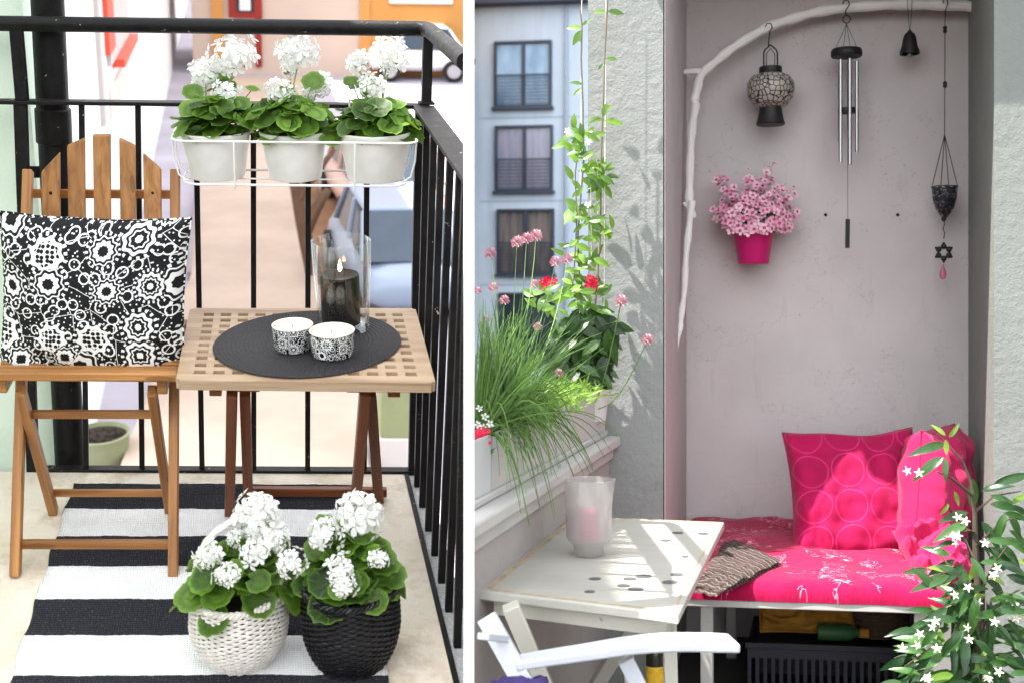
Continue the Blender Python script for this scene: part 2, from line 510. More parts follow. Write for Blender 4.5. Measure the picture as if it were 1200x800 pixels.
def lance_leaf(mb, base, d, nrm, l, wd, droop=.3, fold=.25, n=5, rnd=None, peak=.45):
    d = V(d).normalized()
    nrm = V(nrm)
    s = d.cross(nrm)
    s = s.normalized() if s.length > 1e-5 else d.orthogonal().normalized()
    up = s.cross(d)
    vs, fs = [], []
    for i in range(n + 1):
        t = i / n
        p = base + d * (l * t) - up * (l * droop * t * t)
        wv = wd / 2 * (sin(pi * min(1, t ** (.69 / -math.log(peak) if peak != .5 else 1))) ** .85 if 0 < t < 1 else .02)
        vs += [p - s * wv + up * (wv * fold), p, p + s * wv + up * (wv * fold)]
    for i in range(n):
        b = i * 3
        fs += [(b, b + 1, b + 4, b + 3), (b + 1, b + 2, b + 5, b + 4)]
    mb.add(vs, fs, rnd=rnd)
def curve_pts(p0, p1, sag, n=8, side=V((0, 0, 0))):
    p0, p1 = V(p0), V(p1)
    return [p0.lerp(p1, i / n) + sag * (4 * (i / n) * (1 - i / n)) for i in range(n + 1)]
def geranium(root, soil, up, heads, lr, nl, rad, lowfrac=.45, hfac=.8, flat=1.0):
    """leaves, stems and one object per flower head; heads = (px, py, radius px, depth)"""
    up = V(up); u = V((1, 0, 0)); u = (u - up * u.dot(up)).normalized(); w = up.cross(u)
    st, lf = MB(), MB()
    for px, py, rp, z in heads:
        c = at_depth(px, py, z)
        r = rp / F * z * .95
        fb = MB(); flower_ball(fb, c, r, (up - V((0, .5, 0))).normalized(), max(8, int(rp * 1.15)), .52 if rp > 16 else .62); fb.ball(c - up * r * .08, r * .42, 12, 8)
        fo = fb.build('flower_head', WPETAL, root, smooth=None)
        for k in range(3 if rp > 14 else 1):
            a = random.random() * 6.28
            lp = soil.lerp(c, random.uniform(.5, .78)) + (u * cos(a) + w * sin(a)) * r * random.uniform(.8, 1.7)
            round_leaf(lf, lp, up * .6 + V((random.uniform(-.6, .6), random.uniform(-1, .1), 0)), lr * random.uniform(.55, .95), lp - soil)
            st.tube([soil, soil.lerp(lp, .6), lp], [.002, .0016, .0013], 5)
        mid = soil.lerp(c, .6) + V((random.uniform(-.01, .01), random.uniform(-.01, .01), 0))
        st.tube([soil + V((random.uniform(-.02, .02), random.uniform(-.02, .02), 0)), mid, c - up * r * .4], [.0028, .0024, .002], 6)
        for k in range(7):
            d = (u * random.uniform(-1, 1) + w * random.uniform(-1, 1) - up * random.uniform(-.2, .6)).normalized()
            st.tube([c - up * r * .45, c + d * r * .75], .0009, 4)
            if random.random() < .5: st.ball(c + d * r * .8, .0034, 6, 4)
    for i in range(nl):
        t = (i + .5) / nl
        a = i * 2.399963 + random.uniform(-.3, .3)
        el = (1 - t) ** .75
        z = el * hfac + random.uniform(-.08, .08) - lowfrac * (t > .62) * random.uniform(.1, .9)
        q = sqrt(max(0.05, 1 - min(.97, el) ** 2)) * random.uniform(.72, 1.08)
        d = u * (q * cos(a)) + w * (q * sin(a) * flat) + up * z
        c = soil + d * rad
        nrm = (d * .7 + up * .75 + V((random.uniform(-.5, .5), random.uniform(-.5, .3), random.uniform(-.3, .3))))
        s = lr * random.uniform(.68, 1.15)
        round_leaf(lf, c, nrm, s, d)
        st.tube([soil + up * .005, soil.lerp(c, .6) + up * .012, c - V(nrm).normalized() * s * .1], [.0022, .0018, .0014], 5)
    lf.build('foliage', GERLEAF, root, smooth=60)
    st.build('stems', GERSTEM, root)
# ================================================================== LEFT PLACE
B_RAIL = 0.0
c_top = S(250, 31, b=0).z
c_mid = S(250, 122, b=0).z
c_bot = S(250, 551, b=0).z
a_post = S(22, 300, b=0).x
a_c = S(494, 124, b=0).x
print('rail c', c_top, c_mid, c_bot, 'a', a_post, a_c)
a_edge = S(475.6, 557, c=0).x
floor_poly = clip([(-1.6, -1.7), (a_edge, -1.7), (a_edge, -.012), (-1.6, -.012)], L, -1)
mb = MB(); mb.prism([(p.x, p.y) for p in floor_poly], -.16, 0)
tag(mb.build('balcony_floor', FLOOR, M=L, smooth=None), kind='structure')
def band(x0, x1, y0, y1, z0, z1, name, mat, nm=None):
    poly = clip([(x0, y0), (x1, y0), (x1, y1), (x0, y1)], L, -1)
    m = MB(); m.prism([(p.x, p.y) for p in poly], z0, z1)
    return m.build(name, mat, M=L, smooth=None)
tag(band(a_edge + .008, a_c + .035, -1.2, .03, -.16, -.004, 'balcony_ledge', GRANITE), kind='structure')
tag(band(a_edge - .004, a_edge + .0085, -1.2, -.012, -.15, .004, 'floor_edge_strip', IRON), kind='structure')
# ---- railing
def clip3(poly, k=(549 - CX) / F): return clip(poly, L, -1, k)
rail = thing('balcony_railing', 'black iron railing with round handrail and upright bars around the terrace', 'railing', L @ V((a_post, 0, 0)))
def b_end_at(c, extra=.0, px=549.5, a=None):
    a = a_c if a is None else a
    """where a line along the depth direction at a=a_c passes behind the white post"""
    p0, p1 = L @ V((a, 0, c)), L @ V((a, -1, c))
    kk_ = (px - CX) / F
    s0, s1 = side(p0, kk_), side(p1, kk_)
    return -s0 / (s0 - s1) + extra
rr = 8.2 / F * 3.35
m = MB(); m.tube([(-1.5, 0, c_top), (-.2, 0, c_top), (a_c - .02, 0, c_top), (a_c + .004, -.006, c_top), (a_c + .012, -.04, c_top), (a_c + .012, b_end_at(c_top, px=546, a=a_c + .012), c_top)], rr, 14)
m.build('handrail', IRON, rail, L)
m = MB()
m.box(-1.5, a_c + .02, -.02, .02, c_mid - .005, c_mid + .005)
pl = clip3([(a_c - .024, -1.5, c_mid), (a_c + .03, -1.5, c_mid), (a_c + .03, -.0205, c_mid), (a_c - .024, -.0205, c_mid)])
m.prism(pl, c_mid - .0055, c_mid + .0055)
m.build('middle_rail', IRON, rail, L, bevel=.002)
m = MB(); m.box(S(52, 552, b=0).x, a_c + .012, -.016, .016, c_bot - .008, c_bot + .008)
m.build('bottom_rail', IRON, rail, L, bevel=.002)
def bar(a, b, c0, c1, w, name):
    m = MB(); m.box(a - w / 2, a + w / 2, b - w / 2, b + w / 2, c0, c1)
    return m.build(name, IRON, rail, L, bevel=.0015)
def barp(x0, y0, x1, y1, w, name, c0, c1):
    m = MB(); p, q = S(x0, y0, b=0), S(x1, y1, b=0)
    f = lambda c: p.x + (q.x - p.x) * (c - p.z) / (q.z - p.z)
    m.beam((f(c0), 0, c0), (f(c1), 0, c1), w, w, up=(0, 1, 0))
    return m.build(name, IRON, rail, L, bevel=.0015)
barp(22, 60, 37, 500, .032, 'post', -.05, c_mid - .006)
m = MB(); m.box(S(23, 80, b=0).x - .016, S(23, 80, b=0).x + .016, -.014, .014, c_mid + .0055, c_top - rr * .5); m.build('post', IRON, rail, L, bevel=.0015)
p = S(500.5, 80, b=0).x
m = MB(); m.box(p - .0125, p + .0125, -.0125, .0125, c_mid + .0055, c_top - rr * .5); m.box(p - .02, p + .02, -.0185, .0185, c_mid + .0056, c_mid + .012)
m.build('post', IRON, rail, L, bevel=.0015)
bxs = [(96, 150, 100.5, 500), (162, 150, 166, 500), (231, 225, 236.5, 530), (297, 187, 297.5, 540), (361, 240, 360.5, 530), (429.5, 240, 427, 520)]
for x0, y0, x1, y1 in bxs:
    barp(x0, y0, x1, y1, .0145, 'baluster', c_bot + .009, c_mid - .0055)
for xb, yb, xt, yt in ((490, 575, 500, 146), (497.5, 599, 508.5, 157), (505.5, 627, 517.5, 169), (514.5, 656, 528, 184), (524, 688, 539, 200), (533, 722, 546, 215), (541.5, 764, 549, 225)):
    q = S(xb, yb, c=-.02)
    q = V((a_c, q.y, -.05))
    p = S(xt, yt, b=q.y); p.z = c_mid - .006
    m = MB(); m.beam(q, p, .0165, .0165, up=(0, 1, 0)); m.build('baluster', IRON, rail, L, bevel=.0015)
bar(a_c - .004, 0, -.05, c_mid - .0055, .024, 'post')
print('rail end z', [(L @ V((a_c, b_end_at(c, px=550), c))).y for c in (0, c_mid, c_top)])
# ---- drainpipe and neighbouring house on the left, with an added sun-blocking wing
pb = .075
def pipe_axis(c):
    p, q = S(56.5, 20, b=pb), S(80, 500, b=pb)
    return V((p.x + (q.x - p.x) * (c - p.z) / (q.z - p.z), pb, c))
pr = 17.5 / F * 3.45
pipe = thing('drainpipe', 'thick black drainpipe rising behind the left end of the iron railing', 'drainpipe', L @ pipe_axis(-.2))
m = MB(); m.tube([pipe_axis(-.6), pipe_axis(.5), pipe_axis(2.2)], pr, 24); m.build('pipe', IRON, pipe, L)
cc = S(72, 168, b=pb).z
m = MB(); m.tube([pipe_axis(cc - .001), pipe_axis(cc + .003), pipe_axis(cc + .09), pipe_axis(cc + .094)], [pr, pr + .005, pr + .005, pr], 24); m.build('collar', IRON, pipe, L)
m = MB(); m.beam(pipe_axis(c_mid - .2) - V((.08, 0, 0)), pipe_axis(c_mid - .2), .012, .03); m.build('bracket', IRON, pipe, L)
wall_a = S(50, 300, b=.13).x
m = MB()
m.box(-2.2, wall_a, .13, .40, -5, 2.9)
m.box(-2.2, -1.62, -2.3, .1295, -5, 5.95)  # unseen wing added to keep direct sun off the left terrace
m.box(-2.2, -1.62, .401, 1.8, -5, 5.95)
m.box(-2.2, -1.62, .1295, .401, 2.901, 5.95)
tag(m.build('house_wall_sun_blocker', MINT, M=L, smooth=None), 'pale mint rendered house wall behind the drainpipe with an unseen wing added to block sun', 'wall')
# ---- rug
ra0, ra1 = S(85.6, 571, c=0).x, S(451.5, 787, c=0).x
ys = [569, 603.5, 637, 670.6, 708.6, 749, 794]
bs = [S(200, y, c=0).y for y in ys]
wv = (bs[0] - bs[-1]) / 6
print('rug bs', bs, wv)
m = MB()
b0, b1 = bs[0], bs[0] - wv * 9
m.grid(lambda u, v: V((ra0 + (ra1 - ra0) * u + .004 * sin(v * 40), b0 + (b1 - b0) * v + .003 * sin(u * 17), .004 + .0015 * sin(v * 55 + u * 3) + .0025 * mnoise.noise(V((u * 9, v * 22, 1))))), 40, 160)
tag(m.build('striped_rug', m_rug(bs[0] - 20 * wv, wv), M=L, solid=.006), 'black and white wide striped woven rug on the terrace floor', 'rug')
# ---- folding chair
fb0 = S(18, 675, c=0); fb1 = S(203, 675, c=0)
cs = .5
sf = S(100, 437, c=cs).y
sl, srr = S(-7, 437, c=cs).x, S(208, 437, c=cs).x
bt_b = -.13
ct = S(33, 200, b=bt_b).z
print('chair', fb0, fb1, 'seat front', sf, sl, srr, 'top', ct)
chair = thing('folding_chair', 'brown slatted wooden folding chair with a fan shaped back beside the pale table', 'chair', L @ V(((fb0.x + fb1.x) / 2, -.35, 0)))
for px, py, pxt in ((18, 675, 33), (203, 675, 205.5)):
    p = S(px, py, c=0); q = S(pxt, 200, b=bt_b)
    m = MB(); m.beam(p, q, .024, .036, up=(0, 1, 0)); m.build('leg', CHAIRWOOD, chair, L, bevel=.003)
for px0, py0, px1, py1 in ((24, 457, 63, 600), (178, 457, 199, 600)):
    q = S(px1, py1, c=0); p = S(px0, py0, b=sf + .03)
    m = MB(); m.beam(q, p, .022, .036, up=(0, 1, 0)); m.build('leg', CHAIRWOOD, chair, L, bevel=.003)
def xbar(x0, y0, x1, y1, b, w, h, name, par, wd):
    m = MB(); m.beam(S(x0, y0, b=b), S(x1, y1, b=b), w, h); m.build(name, wd, par, L, bevel=.002)
fbk = fb0.y
xbar(22, 637, 201, 637, fbk + .035, .014, .022, 'stretcher', chair, CHAIRWOOD)
rb = S(63, 600, c=0).y
xbar(58, 577, 194, 577, rb - .02, .014, .018, 'stretcher', chair, CHAIRWOOD)
xbar(38, 485, 180, 485, sf + .08, .014, .020, 'stretcher', chair, CHAIRWOOD)
# seat: front board + slats
for i in range(6):
    y0 = sf + i * .066
    m = MB(); m.box(sl, srr, y0, y0 + .052, cs - .022, cs)
    m.lc = [V((v.x + i * 3, v.y, v.z)) for v in m.v]
    m.build('seat_slat', CHAIRWOOD, chair, L, bevel=.004)
for px in (2, 190):
    m = MB(); p = S(px, 452, b=sf + .02)
    m.box(p.x - .012, p.x + .012, sf + .014, sf + .38, cs - .058, cs - .0225); m.build('seat_frame', CHAIRWOOD, chair, L, bevel=.002)
# back slats, their tops cut along an arc
slats = [(48, 70, 203, 180), (78.5, 99.5, 172, 163), (108.5, 129.5, 159.5, 159), (139.5, 158.5, 163, 172), (167.5, 189, 181, 200)]
for i, (x0, x1, yl, yr) in enumerate(slats):
    bb = bt_b - .012
    p0, p1 = S(x0, yl, b=bb), S(x1, yr, b=bb)
    q0, q1 = S(x0 + 2.5, 330, b=bb - .08), S(x1 + 1, 330, b=bb - .08)
    m = MB()
    up_ = .012
    vs = [V(q0), V(q1), V(p1), V(p0)]
    m.extr(vs, (0, .014, .003))
    o = random.random() * 9
    m.lc = [V((v.z + o, v.x, v.y)) for v in m.v]
    m.build('back_slat', CHAIRWOOD, chair, L, bevel=.003)
    m = MB(); c0 = (S((x0 + x1) / 2 + .6, 226, b=bb - .016))
    bl = bmesh.new(); bl.free()
    m.ball(c0 + V((0, -.004, 0)), .0042, 8, 6); m.build('screw', IRON, chair, L)
xbar(36, 227, 203, 228, bt_b + .012, .012, .022, 'back_rail', chair, CHAIRWOOD)
# ---- pillows
def pillow(name, label, cat, mat, c, U, W, w, h, th, seed=0, pinch=.07, M=None, wr=.012, group=None, sag=0.0, fuv=None):
    """cushion: centre c, unit axes U (right) and W (up)"""
    U, W = V(U).normalized(), V(W).normalized()
    N = U.cross(W)
    m = MB()
    nu = 34
    def shape(sg):
        def f(s, t):
            u, v = s * 2 - 1, t * 2 - 1
            e = max(0, (1 - u ** 4) * (1 - v ** 4))
            x = u * (1 - pinch * (1 - v * v)) * w / 2
            y = v * (1 - pinch * (1 - u * u)) * h / 2
            bl = (max(0, 1 - u * u) * max(0, 1 - v * v)) ** .42
            nz = mnoise.noise(V((u * 2.1 + seed, v * 2.1, sg * .7))) * wr * 2 + mnoise.noise(V((u * 5 + seed, v * 5, sg))) * wr
            fold = wr * .9 * sin(9 * (u + v) + seed) * max(0, 1 - ((abs(u) - 1) ** 2 + (abs(v) - 1) ** 2) * 2.2)
            z = sg * (th / 2 * bl) + (nz + fold) * min(1, e * 3) * (1 if sg > 0 else .5)
            y -= sag * (1 - v) * .5 * bl * th
            y += mnoise.noise(V((u * 1.4 + seed * 3, v, 5))) * wr * .8
            return c + U * x + W * y - N * z * 1.0 * -1
        return f
    lcf = lambda s, t: V((s * w, t * h, seed * 1.3))
    m.grid(shape(1), nu, nu, lcf)
    m.grid(shape(-1), nu, nu, lcf, flip=True)
    # piping seam round the edge
    ed = []
    f = shape(0)
    for i in range(40): ed.append(f(i / 40, 0))
    for i in range(40): ed.append(f(1, i / 40))
    for i in range(40): ed.append(f(1 - i / 40, 1))
    for i in range(40): ed.append(f(0, 1 - i / 40))
    m.tube(ed, .0028, 5, closed=True)
    o = m.build(name, mat, M=M)
    bm = bmesh.new(); bm.from_mesh(o.data); bmesh.ops.remove_doubles(bm, verts=bm.verts, dist=.0004); bmesh.ops.recalc_face_normals(bm, faces=bm.faces); bm.to_mesh(o.data); bm.free()
    o.data.polygons.foreach_set('use_smooth', [True] * len(o.data.polygons))
    return tag(o, label, cat, group)
zc = 2.85
cw = at_depth(110, 348, zc)
kb = zc / F
Ux = V((1, 0, -.035)); Wy = (LV + LD * .10 + V((.07, 0, 0))).normalized()
pillow('printed_cushion', 'square cushion with black and white flower print leaning on the wooden chair back', 'cushion', PRINT, cw, Ux, Wy, 222 * kb, 194 * kb, .19, 3, .055, wr=.008, sag=.05)
# ---- folding table
ctb = .53
TL, TR, BL, BR = S(222.5, 361, c=ctb), S(487, 361, c=ctb), S(205.6, 445, c=ctb), S(511, 448.5, c=ctb)
print('table', TL, TR, BL, BR)
tbl = thing('folding_table', 'small pale wooden folding table with a pierced lattice top against the iron railing', 'table', L @ ((TL + BR) * .5 - V((0, 0, ctb))))
def tp(u, v): return BL.lerp(BR, u).lerp(TL.lerp(TR, u), v)
def lattice(nx, ny, mu, mv, hu, hv):
    us, vs_ = [0, mu * .35], [0, mv * .35]
    du, dv = (1 - 2 * mu) / nx, (1 - 2 * mv) / ny
    holeu, holev = set(), set()
    for i in range(nx):
        x = mu + du * i
        us += [x + du * (1 - hu) / 2, x + du * (1 + hu) / 2]; holeu.add(len(us) - 2)
    us += [1 - mu * .35, 1]
    for j in range(ny):
        y = mv + dv * j
        vs_ += [y + dv * (1 - hv) / 2, y + dv * (1 + hv) / 2]; holev.add(len(vs_) - 2)
    vs_ += [1 - mv * .35, 1]
    return us, vs_, holeu, holev
us, vs_, hu, hv = lattice(12, 10, .05, .06, .58, .52)
m = MB()
th = .024
vs, fs, lc = [], [], []
NU, NV = len(us), len(vs_)
for lay in (0, 1):
    for j in range(NV):
        for i in range(NU):
            u, v = us[i], vs_[j]
            cu = .012
            if i in (0, NU - 1) and j in (0, NV - 1):
                u = cu if i == 0 else 1 - cu
                v = cu * 1.3 if j == 0 else 1 - cu * 1.3
            p = tp(u, v) + V((0, 0, -th if lay == 0 else 0))
            vs.append(p); lc.append(V((p.x, p.y * .3 + (hash(j // 2) % 7) * .0, p.z)))
idx = lambda i, j, l: l * NU * NV + j * NU + i
solid = lambda i, j: 0 <= i < NU - 1 and 0 <= j < NV - 1 and not (i in hu and j in hv)
for j in range(NV - 1):
    for i in range(NU - 1):
        if not solid(i, j): continue
        fs.append((idx(i, j, 1), idx(i + 1, j, 1), idx(i + 1, j + 1, 1), idx(i, j + 1, 1)))
        fs.append((idx(i, j, 0), idx(i, j + 1, 0), idx(i + 1, j + 1, 0), idx(i + 1, j, 0)))
        for (di, dj, e) in ((-1, 0, ((0, 1), (0, 0))), (1, 0, ((1, 0), (1, 1))), (0, -1, ((0, 0), (1, 0))), (0, 1, ((1, 1), (0, 1)))):
            if not solid(i + di, j + dj):
                a, b = e
                fs.append((idx(i + a[0], j + a[1], 0), idx(i + b[0], j + b[1], 0), idx(i + b[0], j + b[1], 1), idx(i + a[0], j + a[1], 1)))
m.add(vs, fs, lc=lc, rnd=.2)
m.build('tabletop', TABLEWOOD, tbl, L, bevel=.0012, seg=1)
m = MB()  # near-black slats under each hole row paint the shade inside the holes
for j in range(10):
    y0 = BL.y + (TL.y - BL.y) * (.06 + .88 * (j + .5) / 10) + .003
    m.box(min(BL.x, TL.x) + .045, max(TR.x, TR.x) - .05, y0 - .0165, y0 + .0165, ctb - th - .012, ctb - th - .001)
m.build('hole_shade_slats', plain('painted_hole_shade', (.02, .011, .006), .7, .2, 30, .1), tbl, L, smooth=None)
yf = BL.y + .05
for px in (252.5, 462):
    m = MB(); p = S(px, 462, b=yf)
    m.box(p.x - .014, p.x + .014, yf, TL.y - .03, ctb - th - .036, ctb - th - .0135); m.build('runner', TABLELEG, tbl, L, bevel=.002)
for px in (290, 421):
    m = MB(); p = S(px, 457, b=yf)
    m.box(p.x - .028, p.x + .028, yf, TL.y - .05, ctb - th - .025, ctb - th - .014); m.build('runner', TABLELEG, tbl, L, bevel=.002)
yc = (BL.y + TL.y) / 2
legs = [(273, 462, yc - .14, 268, 600, -.20), (286, 462, yf + .03, 290.5, 592, -.52), (424, 462, yf + .03, 415, 592, -.50), (436, 462, yc - .14, 443.5, 585, -.20)]
legs = [(272, 458, yf + .02, 269, 601, None), (287, 458, yf + .10, 291, 588, None), (428, 458, yf + .02, 416, 596, None), (434, 458, yf + .10, 443.5, 584, None)]
for x0, y0, b0_, x1, y1, _ in legs:
    q = S(x1, y1, c=.007)
    m = MB(); m.beam(q, S(x0, y0, b=b0_), .026, .034, up=(0, 1, 0)); m.build('leg', TABLELEG, tbl, L, bevel=.003)
q = S(443, 576, c=.02)
xbar(296, 575, 453, 576, q.y, .02, .024, 'stretcher', tbl, TABLELEG)
# ---- on the table
zt = ctb + .001
pc = S(361, 402, c=zt)
rp_ = (S(470, 402, c=zt).x - S(252, 402, c=zt).x) / 2
Mp = upright(L, pc.x, pc.y, zt + .001)
prof = [(0.0, 0)]
prof = [(rp_ - .002, 0), (rp_, .002)]
nr = 22
for i in range(nr):
    r1 = rp_ - i * rp_ / nr
    dr = rp_ / nr
    prof += [(r1 - dr * .25, .0042), (r1 - dr * .6, .0046), (max(r1 - dr * .98, .0008), .0026)]
m = MB(); m.lathe(prof, n=96)
tag(m.build('placemat', PLACEMAT, M=Mp, smooth=60), 'round black woven placemat on the lattice table top', 'placemat')
zp = zt + .0062
def tealight(px, py_base, r_px, h_px, label, rot, wicks=1):
    b = S(px, py_base, c=zp)
    Mx = upright(L, b.x, b.y, zp, rot)
    z = (L @ b).y
    r = r_px / F * z; h = h_px / F * z / .93
    root = thing('tealight_bowl', label, 'candle bowl', Mx.translation, 'patterned candle bowls on the placemat')
    m = MB(); m.lathe([(r * .8, 0), (r * .9, .002), (r * .96, h * .25), (r, h * .96)], n=48, caps=False)
    m.lathe([(0.0005, .0005), (r * .8, 0)], n=48, caps=False)
    m.lc = []
    for v in m.v: m.lc.append(V((atan2(v.y, v.x) * r, v.z, rot)))
    m.build('bowl', CUPPRINT, root, Mx, smooth=50)
    m = MB(); m.lathe([(r, h * .955), (r * 1.02, h * .985), (r * .985, h), (r * .93, h * .97), (r * .9, h * .8)], n=48, caps=False); m.build('rim', GLAZE, root, Mx)
    m = MB(); m.lathe([(0.0005, h * .85), (r * .5, h * .86), (r * .9, h * .88)], n=48, caps=False); wx = m.build('wax', WAX, root, Mx)
    m = MB()
    m.tube([(0, 0, h * .85), (.001, 0, h * .85 + .008)], .0008, 5)
    m.build('wick', LINER, wx, Mx)
tealight(344, 408, 23.5, 28, 'flower printed candle bowl half hidden by the other printed bowl', 1.3)
tealight(390, 415, 26, 28.5, 'flower printed candle bowl in front of the glass candle vase', 2.6)
vb = S(403, 384, c=zp)
Mv = upright(L, vb.x, vb.y, zp)
zv = (L @ vb).y
vr = 33 / F * zv; vh = 100 / F * zv / .945
m = MB(); m.lathe([(.0005, .0), (vr * .9, 0), (vr * .93, .004), (vr * .9, .02), (vr, vh * .6), (vr * 1.03, vh), (vr * 1.0, vh + .0015), (vr * .965, vh), (vr * .93, vh * .6), (vr * .84, .022), (vr * .8, .014), (.0005, .013)], n=64, caps=False)
tag(m.build('candle_vase', GLASS, M=Mv, smooth=60), 'tall clear glass hurricane vase holding a black candle on the placemat', 'vase')
cr = 22.5 / F * zv; chh = 60 / F * zv / .94
cand = thing('pillar_candle', 'thick black pillar candle burning inside the clear glass vase', 'candle', Mv @ V((-.006, 0, .015)))
m = MB(); m.lathe([(.0005, .0145), (cr * .98, .0145), (cr, .018), (cr, chh), (cr * .97, chh + .004), (cr * .85, chh + .002), (.0005, chh - .004)], (-.006, 0, 0), 48, caps=False); m.build('wax', BLACKWAX, cand, Mv)
m = MB(); m.tube([(-.006, 0, chh - .004), (-.006, 0, chh + .008), (-.0045, 0, chh + .013)], .001, 6); m.build('wick', LINER, cand, Mv)
m = MB(); m.lathe([(.0003, chh + .010), (.0035, chh + .014), (.005, chh + .020), (.0038, chh + .028), (.0015, chh + .036), (.0002, chh + .042)], (-.005, 0, 0), 14, caps=False); m.build('flame', FLAME, cand, Mv)
# ---- rack with three potted geraniums on the railing
pbk = -.125
cbase = S(346, 217, b=pbk).z
rack = thing('pot_rack', 'white wire flower pot holder hooked on the inside of the iron railing', 'plant rack', L @ V((S(346, 217, b=pbk).x, pbk, cbase)))
def rrect(a0, a1, b0, b1, c, r=.05, n=6):
    pts = []
    for cx_, cy_, s in ((a1 - r, b1 - r, 0), (a0 + r, b1 - r, 1), (a0 + r, b0 + r, 2), (a1 - r, b0 + r, 3)):
        for k in range(n + 1):
            a = pi / 2 * (s + k / n)
            pts.append(V((cx_ + r * cos(a), cy_ + r * sin(a), c)))
    return pts
f0, f1 = pbk - .098, pbk + .09
ctp = S(340, 167, b=f0).z
ta0, ta1 = S(204, 167, b=pbk).x, S(485, 167, b=pbk).x
ba0, ba1 = S(217, 217, b=pbk).x, S(473, 217, b=pbk).x
cb_ = S(340, 217.5, b=f0 + .01).z
wr = .0029
m = MB(); m.tube(rrect(ta0, ta1, f0, f1, ctp, .035), wr, 8, closed=True); m.build('rim', WHITEWIRE, rack, L)
m = MB(); m.tube(rrect(ba0, ba1, f0 + .01, f1 - .01, cb_, .045), wr, 8, closed=True); m.build('base', WHITEWIRE, rack, L)
m = MB()
for px in (274.5, 415.5):
    a_ = S(px, 190, b=f0).x
    m.tube([(a_, f0 - .003, ctp + .004), (a_, f0 - .002, cb_ + .02), (a_, f0 + .006, cb_ - .009)], wr * .85, 6)
    m.tube([(a_, f0 + .006, cb_ - .004), (a_, f1 - .006, cb_ - .004), (a_, f1, ctp), (a_, f1 + .012, c_mid + .02), (a_, f1 + .035, c_mid + .02)], wr * .85, 6)
for t0, t1, sg in ((ta0, ba0, 1), (ta1, ba1, -1)):
    for bq in (f0 + .05, f1 - .05):
        m.tube([(t0 - sg * .001, bq, ctp), (t0 + sg * .002, bq, (ctp * .5 + cb_ * .5)), (t0 + sg * .012, bq, cb_ + .015), (t1 + sg * .01, bq, cb_)], wr * .8, 6)
m.tube([(ba0 + .01, pbk, cb_ - .0045), (ba1 - .01, pbk, cb_ - .0045)], wr * .8, 6)
m.build('wires', WHITEWIRE, rack, L)
potspec = [
    (256, 40.5, 31, 'leftmost', [(276, 66, 23, 3.05), (241, 86, 16, 3.06), (265, 113, 17, 2.98), (257, 78, 10, 3.1), (232, 100, 9, 3.1)], 'white pot with white geraniums at the left end of the wire rack'),
    (346.5, 39, 30.5, 'mid', [(350, 62, 24, 3.05), (329, 111, 16, 2.98), (373, 101, 15, 3.04), (340, 84, 9, 3.1), (362, 112, 9, 3.0)], 'white pot with white geraniums in the middle of the wire rack'),
    (440.5, 43, 33, 'right', [(420, 74, 15, 3.06), (459, 64, 21, 3.06), (437, 105, 17, 2.98), (452, 78, 9, 3.05)], 'white pot with white geraniums at the corner end of the wire rack')]
for px, rt, rb_, _, heads, lab in potspec:
    b = S(px, 215, b=pbk)
    Mx = upright(L, b.x, pbk, cb_ + .001)
    z = Mx.translation.y
    rt_, rb2 = rt / F * z, rb_ / F * z
    hh = S(px, 154, b=pbk).z - cb_
    root = thing('potted_geranium', lab, 'potted plant', Mx.translation, 'potted white geraniums on the railing rack')
    m = MB(); m.lathe([(.0005, 0), (rb2 * .97, 0), (rb2, .004), (rt_ * .97, hh * .93), (rt_ * 1.0, hh * .94), (rt_ * 1.02, hh), (rt_ * .98, hh + .002), (rt_ * .95, hh - .003), (rt_ * .9, hh * .8)], n=48, caps=False); m.build('pot', POTWHITE, root, Mx)
    m = MB(); m.lathe([(.0005, hh * .88), (rt_ * .5, hh * .9), (rt_ * .93, hh * .86)], n=24, caps=False); m.build('soil', SOIL, root, Mx)
    geranium(root, Mx @ V((0, 0, hh * .92)), LV, heads, .033, 44, .105, .14, .78, .85)
